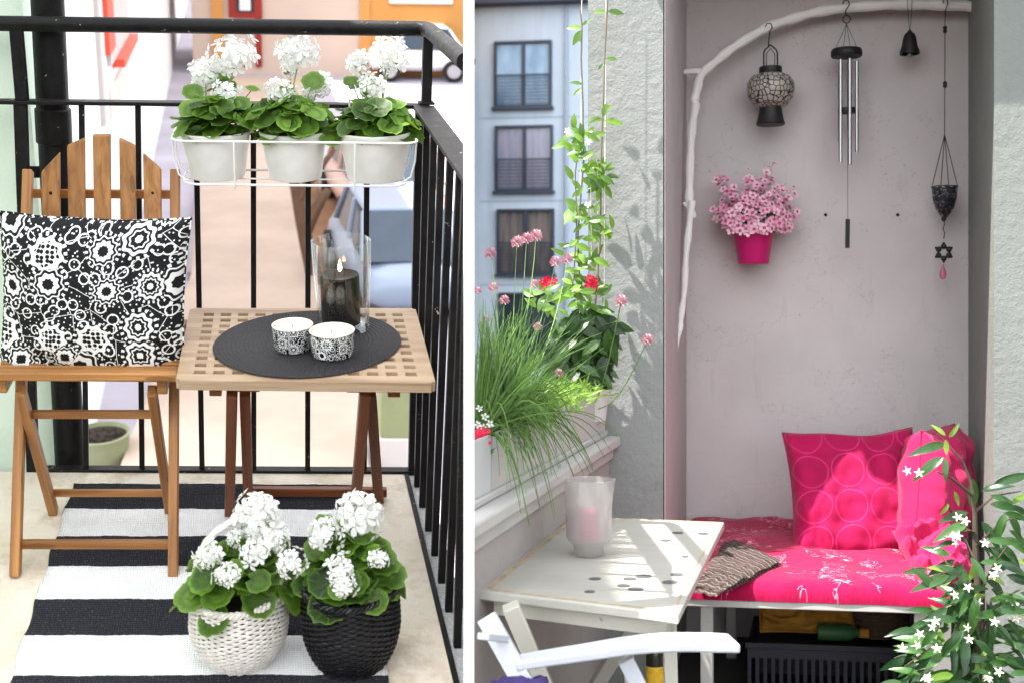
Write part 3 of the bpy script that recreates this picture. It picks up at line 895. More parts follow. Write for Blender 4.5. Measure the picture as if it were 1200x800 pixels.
# ---- wicker baskets on the rug
def basket(px, py, rtop, rbel, rbot, h_px, mat, label, heads, handle, seed, name, rim_tilt=0):
    b = S(px, py, c=.009)
    Mx = upright(L, b.x, b.y, .009, .2)
    z = Mx.translation.y
    k = z / F
    h = h_px * k / .80
    rtop, rbel, rbot = rtop * k, rbel * k, rbot * k
    root = thing(name, label, 'flower basket', Mx.translation, 'flower baskets on the striped rug')
    def rad(t):
        if t < .55: return rbot + (rbel - rbot) * sin(t / .55 * pi / 2) ** .85
        return rbel + (rtop - rbel) * ((t - .55) / .45) ** 1.5
    ns, rows = 42, 29
    m = MB()
    seg = ns * 3
    for r in range(rows):
        t = (r + .5) / rows
        pts = []
        for i in range(seg):
            a = 2 * pi * i / seg
            rr_ = rad(t) + (.0027) * cos(ns / 2 * a * 1.0 + pi * r) + random.uniform(-.0005, .0005)
            pts.append((rr_ * cos(a), rr_ * sin(a), h * t + random.uniform(-.0006, .0006)))
        m.tube(pts, h / rows * .54, 6, closed=True)
    for i in range(ns):
        a = 2 * pi * (i + .5) / ns
        m.tube([((rad(t / 8)) * cos(a), (rad(t / 8)) * sin(a), h * t / 8) for t in range(9)], .0021, 6)
    for q in range(3):
        pts = []
        for i in range(90):
            a = 2 * pi * i / 90
            pts.append(((rad(1) + .005 * cos(18 * a + q * 2.1)) * cos(a), (rad(1) + .005 * cos(18 * a + q * 2.1)) * sin(a), h + .004 + .005 * sin(18 * a + q * 2.1)))
        m.tube(pts, .0042, 6, closed=True)
    pts = [((rbot + .002) * cos(2 * pi * i / 60), (rbot + .002) * sin(2 * pi * i / 60), .004) for i in range(60)]
    m.tube(pts, .0045, 6, closed=True)
    m.build('basket_body', mat, root, Mx)
    m = MB(); m.lathe([(.0005, .004)] + [(rad(i / 10) - .006, .004 + (h - .006) * i / 10) for i in range(11)], n=40, caps=False); m.build('liner', LINER, root, Mx)
    m = MB(); m.lathe([(.0005, h * .9), (rtop * .5, h * .92), (rtop * .93, h * .88)], n=24, caps=False); m.build('soil', SOIL, root, Mx)
    if handle:
        hp = [at_depth(x, y, zz) for x, y, zz in handle]
        hm = MB()
        fine = []
        for i in range(len(hp) - 1):
            for q in range(6): 
                t = q / 6
                p0, p1, p2, p3 = hp[max(i - 1, 0)], hp[i], hp[i + 1], hp[min(i + 2, len(hp) - 1)]
                fine.append(.5 * ((2 * p1) + (p2 - p0) * t + (2 * p0 - 5 * p1 + 4 * p2 - p3) * t * t + (3 * p1 - p0 - 3 * p2 + p3) * t ** 3))
        fine.append(hp[-1])
        for q in range(3):
            tw = []
            for i, p in enumerate(fine):
                a = i * .55 + q * 2.094
                tw.append(p + V((cos(a) * .0045, sin(a) * .0045, .3 * sin(a) * .0045)))
            hm.tube(tw, .0048, 6)
        hm.build('handle', mat, root)
    geranium(root, Mx @ V((0, 0, h * .96)), LV, heads, .038, 52, .108, .14, 1.05, .8)
basket(283, 768, 50, 54.5, 35, 68, WICKW, 'white wicker basket with a hooped handle and white geraniums', 
       [(302, 604, 27, 2.48), (322, 632, 17, 2.46), (285, 606, 13, 2.5), (245, 652, 18, 2.42), (264, 674, 14, 2.36), (341, 659, 17, 2.4), (300, 645, 19, 2.42), (275, 630, 9, 2.45)],
       [(232, 712, 2.49), (230, 670, 2.47), (240, 638, 2.46), (262, 616, 2.46), (290, 606, 2.47), (316, 622, 2.49), (327, 655, 2.51), (329, 706, 2.52)], 1, 'white_flower_basket')
basket(413, 771, 53, 55, 39, 78, WICKB, 'black wicker basket of white geraniums beside the white basket', 
       [(424, 604, 28, 2.48), (381, 622, 19, 2.44), (374, 632, 12, 2.42), (398, 668, 17, 2.36), (402, 688, 13, 2.34), (443, 655, 12, 2.42)], None, 2, 'black_flower_basket')
# ================================================================== street below the left balcony
CG = -3.5
def G(px, py): return S(px, py, c=CG)
STREET = plain('street_setts', sr(172, 166, 176), .85, .2, .7, .2, 30)
PAVE = plain('pale_pavement', sr(182, 162, 146), .85, .16, .9, .2, 20)
m = MB()
poly = clip([(-14, 1.5), (14, 1.5), (14, 75), (-14, 75)], L, -1, KB + .002)
m.prism([(p.x, p.y) for p in poly], CG - .3, CG)
tag(m.build('street', STREET, M=L, smooth=None), kind='structure')
def flat(pts, name, mat, h=.004, lift=0):
    w = [G(*p) for p in pts]
    m = MB(); m.prism([(p.x, p.y) for p in w], CG + lift + .001, CG + lift + h)
    return tag(m.build(name, mat, M=L, smooth=None), kind='structure')
flat([(247, 95), (355, 95), (352, 230), (372, 330), (420, 470), (440, 620), (120, 620), (225, 330)], 'pavement', PAVE, .12)
EARTH = plain('brown_earth', sr(128, 92, 66), .95, .3, 2, .4, 20)
KERB = plain('kerb_stone', sr(150, 140, 136), .8, .15, 3, .2, 20)
flat([(352, 205), (392, 205), (412, 330), (372, 345)], 'soil_bed', EARTH, .135)
flat([(355, 95), (360, 95), (357, 205), (352, 230)], 'kerb', KERB, .13)
flat([(247, 95), (243, 95), (220, 330), (225, 330)], 'kerb', KERB, .13)
flat([(388, 190), (520, 190), (500, 225), (396, 230)], 'asphalt_patch', KERB, .006)
WHITEW = plain('white_house_render', (.82, .81, .80), .9, .04, 1, .1, 20)
PINKW = plain('faded_pink_render', sr(246, 205, 196), .9, .05, 1, .1, 20)
REDP = plain('red_paint', sr(226, 84, 58), .5, .05, 4, 0)
DREDP = plain('dark_red_paint', sr(150, 40, 30), .5, .1, 4, 0)
GREYW = plain('grey_shutter', sr(196, 188, 184), .7, .05, 4, 0)
OCHRE = plain('ochre_render', sr(206, 146, 80), .9, .06, .8, .1, 20)
CREAMW = plain('cream_render', sr(206, 184, 168), .9, .05, .8, .1, 20)
DARKP = plain('dark_paint', (.03, .03, .035), .5, .1, 4, 0)
# white house along the left side of the street
g0, g1 = G(119, 470), G(217, 14)
wh = thing('white_house', 'white rendered house with a red framed window lining the left of the street', 'house', L @ g0)
dirw = (g1 - g0); dirw.z = 0
nrm = V((dirw.y, -dirw.x, 0)).normalized()
def wallp(t, c, off=0.0): 
    p = g0 + dirw * t + nrm * off
    return V((p.x, p.y, c))
def wallbox(t0, t1, c0, c1, o0, o1):
    return [wallp(t0, c0, o0), wallp(t1, c0, o0), wallp(t1, c0, o1), wallp(t0, c0, o1), wallp(t0, c1, o0), wallp(t1, c1, o0), wallp(t1, c1, o1), wallp(t0, c1, o1)]
m = MB(); m.hexa(wallbox(-.02, 1.5, CG - .2, 5, -4, 0)); m.build('wall', WHITEW, wh, L, smooth=None)
def wall_t(px, py, off=0.0):
    """where the pixel's ray meets the white wall: (t, c)"""
    o = LI @ CAM; d = LI.to_3x3() @ ray(px, py)
    den = d.dot(nrm); s = (g0 + nrm * off - o).dot(nrm) / den
    p = o + d * s
    return (p - g0).dot(dirw) / dirw.length_squared, p.z
def wp(x0, x1, y0, y1, o0, o1, mat, name, par):
    t0, _ = wall_t(x0, (y0 + y1) / 2); t1, _ = wall_t(x1, (y0 + y1) / 2)
    _, c0 = wall_t((x0 + x1) / 2, y1); _, c1 = wall_t((x0 + x1) / 2, y0)
    m = MB(); m.hexa(wallbox(t0, t1, c0, c1, o0, o1)); return m.build(name, mat, par, L, smooth=None)
wn = wp(121, 146, -60, 65, .0, .05, GREYW, 'window', wh)
wp(119.5, 127, -60, 66, .0, .06, REDP, 'frame', wn)
m = MB()
t0, c0 = wall_t(131, 70); t1, c1 = wall_t(151, 74)
m.hexa(wallbox(t0, t1, c0 - .1, c0, .0, .16)); m.build('sill', REDP, wn, L, smooth=None)
wp(126, 152, 82, 116, .0, .03, PINKW, 'plinth', wh)
dn = wp(112, 114.5, -60, 160, .0, .05, GREYW, 'downpipe', wh)
# building closing the street
fe = G(350, 88)
k0, k1 = S(226, 60, b=fe.y).x, S(549.5, 60, b=fe.y).x
eb = thing('ochre_building', 'ochre and cream building with a dark red door closing the end of the street', 'building', L @ V((k0, fe.y, CG)))
def eface(px0, px1, py0, py1, o0, o1, mat, name, par):
    p, q = S(px0, py1, b=fe.y), S(px1, py0, b=fe.y)
    m = MB(); m.box(p.x, q.x, fe.y - o1, fe.y - o0, p.z, q.z); return m.build(name, mat, par, L, smooth=None)
m = MB(); xm = S(433, 40, b=fe.y).x
m.box(k0, xm, fe.y, fe.y + 6, CG - .1, 9); m.build('wall', CREAMW, eb, L, smooth=None)
m = MB(); poly = clip([(xm, fe.y), (k1 + 3, fe.y), (k1 + 3, fe.y + 6), (xm, fe.y + 6)], L, -1)
m.prism([(p.x, p.y) for p in poly], CG - .1, 9); m.build('wall', OCHRE, eb, L, smooth=None)
dr = eface(268, 305, -90, 21, 0, .1, DREDP, 'door', eb)
eface(277, 296, -60, 14, .1, .13, DARKP, 'panel', dr)
eface(281, 292, -60, 12, .13, .15, WHITEW, 'notice', dr)
dd = eface(268, 274, 21, 78, 0, .06, WHITEW, 'doorpost', eb)
dd = eface(300, 306, 21, 78, 0, .1, DREDP, 'doorpost', eb)
eface(456, 532, -70, 4, 0, .1, WHITEW, 'signboard', eb)
eface(421, 433, -60, 70, 0, .1, OCHRE, 'pilaster', eb)
eface(250, 259, -60, 80, .0, .1, OCHRE, 'pilaster', eb)
def street_post(px, y0, y1, w_px, label):
    b = G(px, y1); z = (L @ b).y
    r = w_px / 2 / F * z
    tpz = S(px, y0, b=b.y).z
    m = MB(); m.lathe([(r * 1.5, CG), (r * 1.5, CG + .3), (r, CG + .35), (r * .85, tpz)], (b.x, b.y, 0), 12)
    tag(m.build('lamp_post', DARKP, M=L), label, 'post', 'dark posts on the street')
street_post(400.5, -120, 76, 5, 'dark street post in front of the cream building')
street_post(245, -120, 76, 4, 'slim dark street post left of the dark red door')
# cars
def car(px, py, length, width, height, rot, col, label, glass=(.05, .07, .10)):
    b = G(px, py)
    a_, d_ = V((cos(rot), sin(rot), 0)), V((-sin(rot), cos(rot), 0))
    root = thing('parked_car', label, 'car', L @ V((b.x, b.y, CG)), 'cars parked on the street')
    def P(x, y, z): return V((b.x, b.y, CG)) + a_ * (x * length) + d_ * (y * width) + V((0, 0, z * height))
    paint = plain('car_paint_%d' % int(px), col, .3, .03, 3, 0)
    glassm = plain('car_glass', glass, .1, .1, 4, 0)
    # body from cross sections along the car
    sec = [(-.5, .42, .30, .40), (-.48, .46, .2, .52), (-.36, .49, .16, .60), (-.2, .5, .15, .63), (.05, .5, .15, .63), (.3, .5, .15, .62), (.42, .49, .16, .60), (.48, .46, .2, .54), (.5, .42, .3, .45)]
    m = MB(); vs = []; fs = []
    for x, w, z0, z1 in sec:
        vs += [P(x, -w, z0), P(x, -w * 1.0, (z0 + z1) / 2), P(x, -w * .94, z1), P(x, 0, z1 + .025), P(x, w * .94, z1), P(x, w, (z0 + z1) / 2), P(x, w, z0)]
    n = 7
    for i in range(len(sec) - 1):
        for k in range(n): fs.append((i * n + k, i * n + (k + 1) % n, (i + 1) * n + (k + 1) % n, (i + 1) * n + k))
    fs += [tuple(range(n))[::-1], tuple((len(sec) - 1) * n + k for k in range(n))]
    m.add(vs, fs); m.build('body', paint, root, L, bevel=.03, subd=1, smooth=60)
    m = MB(); vs = []
    for x, w, z in ((-.40, .44, .60), (-.26, .38, .97), (.12, .38, 1.0), (.27, .44, .61)):
        vs += [P(x, -w, z), P(x, w, z)]
    vs2 = [P(-.40, -.45, .58), P(-.40, .45, .58), P(.27, -.45, .58), P(.27, .45, .58)]
    m.add(vs, [(0, 1, 3, 2), (4, 5, 7, 6), (0, 2, 4, 6), (1, 7, 5, 3), (0, 6, 7, 1)]); m.build('windows', glassm, root, L, smooth=None)
    m = MB(); m.hexa([P(-.26, -.39, .965), P(.125, -.39, .99), P(.125, .39, .99), P(-.26, .39, .965), P(-.25, -.36, 1.0), P(.11, -.36, 1.03), P(.11, .36, 1.03), P(-.25, .36, 1.0)])
    for x0, z0, x1, z1 in ((-.40, .59, -.26, .97), (.27, .6, .12, 1.0), (-.06, .6, -.06, .98)):
        for s_ in (-1, 1):
            m.beam(P(x0, s_ * .45, z0), P(x1, s_ * .385, z1), .07, .06)
    m.build('roof', paint, root, L, smooth=None, bevel=.02)
    tyre = plain('tyre', (.012, .012, .012), .8, .1, 10, 0); rim = plain('wheel_rim', (.4, .4, .42), .35, .1, 10, 0, metal=.8)
    for x in (-.31, .31):
        for y in (-.47, .47):
            c = P(x, y, 0) + V((0, 0, .31))
            m = MB(); m.tube([c - d_ * .1, c - d_ * .09, c + d_ * .09, c + d_ * .1], [.27, .31, .31, .27], 20); w = m.build('wheel', tyre, root, L)
            m = MB(); m.tube([c - d_ * .105, c + d_ * .105], .19, 14); m.build('rim', rim, w, L)
    lt = plain('lamp_glass', (.7, .7, .66), .2, .05, 4, 0)
    for y in (-.34, .34):
        m = MB(); m.ball(P(.485, y, .47), .09, 10, 6); m.build('headlight', lt, root, L)
car(490, 92, 2.9, 1.6, 1.5, pi, (.8, .8, .8), 'white parked car at the far end of the street behind the railing corner')
car(458, 345, 3.2, 1.35, 1.4, pi * .5 + .1, sr(140, 152, 172), 'pale blue parked car on the street seen past the glass vase')
car(446, 255, 3.4, 1.6, 1.45, pi * .5 + .1, sr(205, 165, 150), 'dusty rose parked car behind the pale blue car')
# brown hedge strip / tree trunk beside the pavement
tr = G(366, 330)
BARK = plain('bark', sr(104, 78, 60), .9, .3, 8, .6, 30)
root = thing('street_tree', 'bare brown street tree between the pavement and the parked cars', 'tree', L @ tr)
m = MB()
m.tube([S(372, 345, b=tr.y), S(366, 315, b=tr.y), S(359, 285, b=tr.y), S(352, 250, b=tr.y), S(345, 215, b=tr.y), S(338, 170, b=tr.y)], [.14, .11, .10, .09, .07, .04], 12)
m.build('trunk', BARK, root, L)
m = MB()
m.tube([S(357, 272, b=tr.y), S(370, 245, b=tr.y - .1), S(385, 222, b=tr.y)], [.10, .08, .05], 8)
m.tube([S(350, 235, b=tr.y), S(362, 215, b=tr.y - .1), S(392, 175, b=tr.y)], [.07, .06, .03], 8)
m.build('branch', BARK, root, L)
# green tub and utility box on the pavement below
gt = G(122, 540)
zz = (L @ gt).y; kk = zz / F
OLIVE = plain('olive_glazed', sr(128, 132, 100), .7, .08, 6, .05)
root = thing('planter_tub', 'olive green planter tub on the street beneath the wooden chair', 'planter', L @ gt)
Mx = upright(L, gt.x, gt.y, CG)
m = MB(); r = 32 * kk; m.lathe([(.001, 0), (r * .8, 0), (r * .95, r * .7), (r, r * 1.1), (r * 1.04, r * 1.15), (r * .95, r * 1.17), (r * .9, r * .95)], n=32, caps=False); m.build('tub', OLIVE, root, Mx)
m = MB(); m.lathe([(.001, r * 1.05), (r * .93, r * 1.0)], n=24, caps=False)
for i in range(60):
    a = random.random() * 6.28; q = random.random() * r * .7
    m.ball((q * cos(a), q * sin(a), r * 1.05), r * .12, 6, 4)
m.build('soil', SOIL, root, Mx)
ub = G(452, 548)
root = thing('utility_box', 'olive green street cabinet on a grey plinth below the railing corner', 'cabinet', L @ ub)
w2 = 26 * (L @ ub).y / F
UB = plain('cabinet_green', sr(132, 138, 100), .6, .15, 2, .1)
cx0, cx1 = S(446, 500, b=ub.y).x, S(492, 500, b=ub.y).x
m = MB(); m.box(cx0, cx1, ub.y, ub.y + .45, S(460, 513, b=ub.y).z, S(460, 440, b=ub.y).z); m.build('cabinet', UB, root, L, bevel=.01)
m = MB(); m.box(cx0 - .03, cx1 + .03, ub.y - .03, ub.y + .5, CG, S(460, 513, b=ub.y).z); m.build('plinth', GREYW, root, L, bevel=.01)
m = MB(); m.box(cx0 - .02, cx1 + .02, ub.y - .02, ub.y + .47, S(460, 440, b=ub.y).z, S(460, 436, b=ub.y).z); m.build('lid', UB, root, L, bevel=.01)
# ================================================================== RIGHT PLACE
def W(px, py, **k): return R @ Q(px, py, **k)
def kz(p): return p.y / F                     # metres per pixel at a world point
TC = .72
A_P = (Q(565, 690, c=TC).x + Q(670, 605, c=TC).x) / 2
b_pl = Q(714, 511, a=A_P).y
c_led = (Q(714, 511, a=A_P).z + Q(588.5, 579.5, a=A_P).z) / 2
b_bk = Q(890, 614, c=.45).y
print('A_P', Q(565, 690, c=TC).x, Q(670, 605, c=TC).x, 'b_pl', b_pl, 'c_led', c_led, 'b_bk', b_bk)
a_l, a_rv = Q(689, 250, b=b_pl).x, Q(777, 400, b=b_pl).x
a_rb = Q(803, 400, b=b_bk).x
a_rr, a_rrb = Q(1165, 300, b=b_pl).x, Q(1135, 300, b=b_bk).x
CH = 2.72
def m_stucco(name, col, sc=55, st=.8, ds=.02):
    t = NT(name)
    co = t.obj()
    n1 = t.noise(co, sc, 6, .62, dist=.15); n2 = t.noise(co, 4, 4); n3 = t.noise(co, 160, 3)
    c = t.ramp(n2, [(.3, mul(col, .92)), (.7, mul(col, 1.05))])
    sc_ = t.noise(t.mapping(co, (7, 7, 1.3)), 2.2, 6, .7)
    c = t.mix(t.ramp(sc_, [(.58, (0, 0, 0)), (.75, (.4, .4, .4))]), c, mul(col, .72))
    ck = t.math('LESS_THAN', t.math('ABSOLUTE', t.math('SUBTRACT', t.noise(co, 1.7, 6, .65), .5)), .0016)
    c = t.mix(t.math('MULTIPLY', ck, .35), c, mul(col, .5))
    h = t.math('ADD', n1, t.math('MULTIPLY', n3, .25))
    return t.done(t.bsdf(c, .85, 0, .25, t.bump(h, st, ds)))
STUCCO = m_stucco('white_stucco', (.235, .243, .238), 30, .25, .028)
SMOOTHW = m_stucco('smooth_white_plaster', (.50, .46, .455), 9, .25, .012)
BOUNCEPL = m_stucco('pink_bounce_plaster', (.46, .41, .415), 9, .25, .012)  # white wall with the pink bounce light put into its colour
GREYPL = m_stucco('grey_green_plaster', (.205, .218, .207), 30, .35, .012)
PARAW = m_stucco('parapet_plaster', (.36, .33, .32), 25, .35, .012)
COPING = plain('white_painted_coping', (.46, .45, .435), .5, .06, 9, .2, 40)
TILE = plain('grey_floor_tile', (.08, .075, .07), .7, .2, 6, .2, 40)
kR = (551.5 - CX) / F
def bandR(x0, x1, y0, y1, z0, z1, k=kR):
    poly = clip([(x0, y0), (x1, y0), (x1, y1), (x0, y1)], R, 1, k)
    m = MB(); m.prism([(p.x, p.y) for p in poly], z0, z1); return m
tag(bandR(A_P - .3, 2.3, 1.6, b_bk + .3, -.2, 0).build('terrace_floor', TILE, M=R, smooth=None), kind='structure')
m = MB(); m.prism([(A_P - .02, b_pl - .2), (2.4, b_pl - .2), (2.4, b_bk + .4), (A_P - .02, b_bk + .4)], CH, CH + .2)
tag(m.build('ceiling', SMOOTHW, M=R, smooth=None), kind='structure')
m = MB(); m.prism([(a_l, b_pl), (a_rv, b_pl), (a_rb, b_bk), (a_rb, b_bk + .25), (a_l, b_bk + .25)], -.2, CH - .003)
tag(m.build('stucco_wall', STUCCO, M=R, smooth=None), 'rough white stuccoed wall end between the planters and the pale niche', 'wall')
m = MB(); m.prism([(a_rv + .0025, b_pl + .012), (a_rv + .006, b_pl + .012), (a_rb + .004, b_bk - .0005), (a_rb + .001, b_bk - .0005)], 0, CH - .006)
tag(m.build('bounce_tinted_reveal', BOUNCEPL, M=R, smooth=None), 'narrow side wall on the left inside the niche, pink bounce light in its colour', 'wall')
m = MB(); m.prism([(a_rb + .0045, b_bk), (a_rrb - .0005, b_bk), (a_rrb - .0005, b_bk + .25), (a_rb + .0045, b_bk + .25)], -.2, CH - .003)
bw = tag(m.build('niche_wall', SMOOTHW, M=R, smooth=None), 'smooth pale back wall of the niche behind the wind chimes', 'wall')
for px, py in ((967.5, 252), (1052, 252), (888, 290)):
    p = Q(px, py, b=b_bk)
    m = MB(); m.ball((p.x, p.y - .002, p.z), .0065, 10, 6); m.build('screw', IRON, bw, R)
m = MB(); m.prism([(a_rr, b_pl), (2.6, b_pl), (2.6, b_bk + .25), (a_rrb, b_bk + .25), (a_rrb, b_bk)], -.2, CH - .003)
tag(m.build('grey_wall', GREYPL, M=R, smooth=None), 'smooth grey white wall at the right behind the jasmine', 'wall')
m = MB(); m.prism([(1.95, 1.2), (2.6, 1.2), (2.6, b_pl - .003), (1.95, b_pl - .003)], -.2, CH - .003)  # out-of-view wall, put in to enclose the niche and dim it
tag(m.build('added_side_wall', GREYPL, M=R, smooth=None), 'plain white unseen side wall past the jasmine, added to darken the niche', 'wall')
# ---- white post that parts the two terraces
zp0, zp1 = 2.20, 2.27
def kp(px): return (px - CX) / F
m = MB()
m.prism([(kp(543.3) * zp0, zp0), (kp(555.8) * zp0, zp0), (kp(555) * zp1, zp1), (kp(544) * zp1, zp1)], -.2, CH + .2)
WPOST = plain('white_gloss_post', (.86, .86, .86), .45, .02, 10, .05)
tag(m.build('divider_post', WPOST, bevel=.0012, smooth=None), 'slim square white post standing between the railing and the planters', 'post')
# ---- parapet with coping
par = thing('parapet_wall', 'low pale parapet wall with a white coping under the planters', 'wall', R @ V((A_P, 3, 0)))
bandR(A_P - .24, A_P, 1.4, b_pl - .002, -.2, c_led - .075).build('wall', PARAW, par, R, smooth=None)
bandR(A_P - .25, A_P + .014, 1.4, b_pl - .002, c_led - .0745, c_led - .036).build('fillet', COPING, par, R, bevel=.004)
bandR(A_P - .26, A_P + .038, 1.4, b_pl - .002, c_led - .0355, c_led).build('coping', COPING, par, R, bevel=.008, seg=3)
bandR(A_P - .20, A_P - .004, 1.4, b_pl - .002, c_led + .0005, c_led + .018).build('upstand', COPING, par, R, bevel=.004)
# ---- planters
a_f = A_P - .012
c_pb = c_led + .0185
def planter(b0, b1, ctop, name, label, mat):
    root = thing(name, label, 'planter box', R @ V((a_f - .08, max(b0, 2.5), c_pb)), 'planter boxes on the parapet')
    poly = clip([(a_f - .17, b0), (a_f, b0), (a_f, b1), (a_f - .17, b1)], R, 1, kR)
    cen = sum((V(p) for p in poly), V((0, 0, 0))) / len(poly)
    inn = [p + (cen - p).normalized() * .012 for p in poly]
    m = MB(); n = len(poly)
    vs = [V((p.x, p.y, c_pb)) for p in poly] + [V((p.x, p.y, ctop)) for p in poly] + [V((p.x, p.y, ctop)) for p in inn] + [V((p.x, p.y, ctop - .03)) for p in inn]
    fs = [tuple(range(n - 1, -1, -1))]
    for r in range(3):
        for i in range(n): fs.append((r * n + i, r * n + (i + 1) % n, (r + 1) * n + (i + 1) % n, (r + 1) * n + i))
    m.add(vs, fs); m.build('box', mat, root, R, bevel=.003)
    m = MB(); m.prism([(p.x, p.y) for p in inn], ctop - .035, ctop - .02); m.build('soil', SOIL, root, R, smooth=None)
    return root
PLB = plain('white_plastic_planter', (.46, .445, .44), .5, .05, 6, .1, 30)
PLG = plain('grey_white_planter', (.52, .53, .54), .5, .06, 6, .1, 30)
ct1 = Q(640, 484, a=a_f).z
bA, bB = Q(578, 540, a=a_f).y, Q(711, 480, a=a_f).y
bB = min(bB, b_pl - .01)
ct0 = Q(566, 512, a=a_f).z
planter(1.5, bA - .02, ct0, 'planter_box', 'near white planter box on the parapet beside the white post', PLG)
planter(bA, bB, ct1, 'planter_box', 'long pale planter box of chives on the parapet', PLB)
print('planter', bA, bB, ct0, ct1)
# ---- chives
CHIVE = leafmat('chive_leaf', (.045, .11, .02), (.24, .40, .10), .45, .25)
CHFL = petal('chive_blossom', sr(180, 124, 142), sr(212, 176, 184), .2)
LIME = leafmat('lime_leaf', (.07, .16, .015), (.26, .42, .06), .5, .35)
ch = thing('chive_plant', 'clump of flowering chives spilling over the pale planter box', 'plant', R @ V((a_f - .08, bA + .2, ct1 - .02)))
m = MB()
def blade(p0, p1, bend, r=.0021, n=7):
    p0, p1 = V(p0), V(p1)
    pts = [p0.lerp(p1, i / n) + V(bend) * (4 * (i / n) * (1 - i / n)) for i in range(n + 1)]
    m.tube(pts, [r * (1 - .75 * (i / n) ** 2) for i in range(n + 1)], 4)
def chbase():
    t = random.random() ** 1.3
    a = a_f - random.uniform(.02, .15); b = bA + .0 + t * .42
    p = R @ V((a, b, ct1 - .02))
    return p if side(p, kR) > .0 else R @ V((a_f - .02, b + .1, ct1 - .02))
def okp(p): return (p.x / p.y) * F + CX > 557
for i in range(420):
    p0 = chbase()
    l = random.uniform(.12, .34)
    d = V((random.gauss(.05, .30), random.gauss(0, .25), 1)).normalized()
    p1 = p0 + d * l + V((d.x * .1, d.y * .1, -abs(d.x) * .09))
    if not okp(p1): p1.x = p1.y * (558 - CX) / F + random.random() * .03
    blade(p0, p1, (d.x * -.02, d.y * -.02, l * random.uniform(.02, .12)))
for i in range(150):                       # blades that lean out over the coping and hang
    p0 = chbase()
    l = random.uniform(.08, .26)
    p1 = p0 + RH * random.uniform(.03, .15) + V((0, random.uniform(-.06, .12), random.uniform(-.10, .05)))
    blade(p0, p1, V((.0, 0, random.uniform(.05, .10))))
for ex, ey in ((618, 622), (612, 600), (620, 585), (628, 560), (650, 608), (643, 560), (660, 545), (687, 560), (700, 560), (694, 545), (676, 575), (712, 532), (605, 560), (634, 590), (726, 512), (668, 520), (590, 560), (598, 575)):
    for q in range(2):
        p0 = chbase(); p1 = W(ex + random.uniform(-5, 5), ey + random.uniform(-8, 4), a=A_P + random.uniform(.055, .09))
        pts = []
        for i in range(12):
            t = i / 11
            pp = p0.lerp(p1, t ** .8); pp.z = p0.z + (p1.z - p0.z) * t ** 2.4 + .12 * t * (1 - t)
            pts.append(pp)
        m.tube(pts, [.0021 * (1 - .7 * (i / 11) ** 2) for i in range(12)], 4)
blooms = [(575, 297, 8), (606, 284, 8), (617, 280, 8), (628, 277, 9), (651, 307, 7.5), (665, 304, 7.5), (578, 337, 6.5), (591, 352, 7), (569, 375, 5), (626, 333, 6), (630, 383, 6), (560, 341, 5), (728, 353, 8), (759, 398, 7.5), (655, 437, 6)]
for px, py, rp in blooms:
    aa = a_f - .09
    if px > 720: c = at_depth(px, py, 3.35)
    else: c = W(px, py, a=aa)
    if px < 600: c = at_depth(px, py, 2.95)
    r = rp * c.y / F
    p0 = chbase()
    if px > 720:
        p0 = W(690, 480, a=A_P - .05)
        pts = [p0.lerp(c, i / 9) + V((0, 0, -.06 * sin(pi * i / 9))) for i in range(10)]
        m.tube(pts, .0017, 5)
    else:
        blade(p0, c, ((random.uniform(-.02, .02)), 0, .0), .0022)
    fb = MB()
    for i in range(46):
        z = 1 - 1.8 * (i + .5) / 46; q = sqrt(max(0, 1 - z * z)); a = i * 2.39996
        d = V((q * cos(a), q * sin(a), z))
        lance_leaf(fb, c + d * r * .3, d, d.orthogonal(), r * random.uniform(.62, .85), r * .34, 0, .4, 3)
    fb.build('blossom', CHFL, ch, smooth=None)
m.build('blades', CHIVE, ch, smooth=60)
# low lime plant in the far half of the box
lm = thing('lime_sedum', 'low lime green bushy plant at the far end of the pale planter', 'plant', R @ V((a_f - .08, bB - .3, ct1 - .02)))
m = MB()
for i in range(900):
    b = random.uniform(bA + .25, bB - .03); a = a_f - random.uniform(-.02, .16)
    t = (b - bA) / (bB - bA)
    p = R @ V((a, b, ct1 - .02 + random.uniform(0, .075) * (1.1 - .4 * t)))
    d = V((random.gauss(.15, .6), random.gauss(-.1, .6), random.uniform(.1, 1)))
    lance_leaf(m, p, d, V((random.uniform(-1, 1), -1, .6)), random.uniform(.02, .05), random.uniform(.005, .009), .4, .2, 3)
m.build('leaves', LIME, lm, smooth=None)
m = MB(); 
for i in range(60):
    b = random.uniform(bA + .3, bB - .05)
    p = R @ V((a_f - random.uniform(0, .14), b, ct1 - .025)); m.tube([p, p + V((random.uniform(-.02, .02), 0, random.uniform(.04, .08)))], .0018, 5)
m.build('stems', GERSTEM, lm)
# red flower at the near planter
RED = petal('red_petal', sr(205, 24, 60), sr(236, 60, 96), .25)
rf = thing('red_dianthus', 'single red flower with white blossoms in the near planter box', 'plant', at_depth(562, 545, 2.62))
c = at_depth(561.5, 514, 2.6)
m = MB()
for i in range(9): floret(m, c + V((random.uniform(-.008, .012), random.uniform(-.02, 0), random.uniform(-.014, .014))), V((random.uniform(-.3, .6), -1, random.uniform(-.2, .6))), .016)
m.build('flower', RED, rf, smooth=None)
m = MB()
for px, py in ((562, 478), (568, 488), (574, 496), (560, 497), (566, 500)): floret(m, at_depth(px, py, 2.6), V((.3, -1, .4)), .009)
m.build('white_blossom', WPETAL, rf, smooth=None)
m = MB(); m.tube([at_depth(563, 545, 2.64), at_depth(562, 530, 2.62), c], .0016, 5)
for i in range(14): lance_leaf(m, at_depth(560 + random.random() * 8, 545 - random.random() * 50, 2.62), V((random.uniform(-.3, .8), -.4, random.uniform(.2, 1))), V((0, -1, .3)), .035, .007, .4, .2, 3)
m.build('stem', CHIVE, rf)
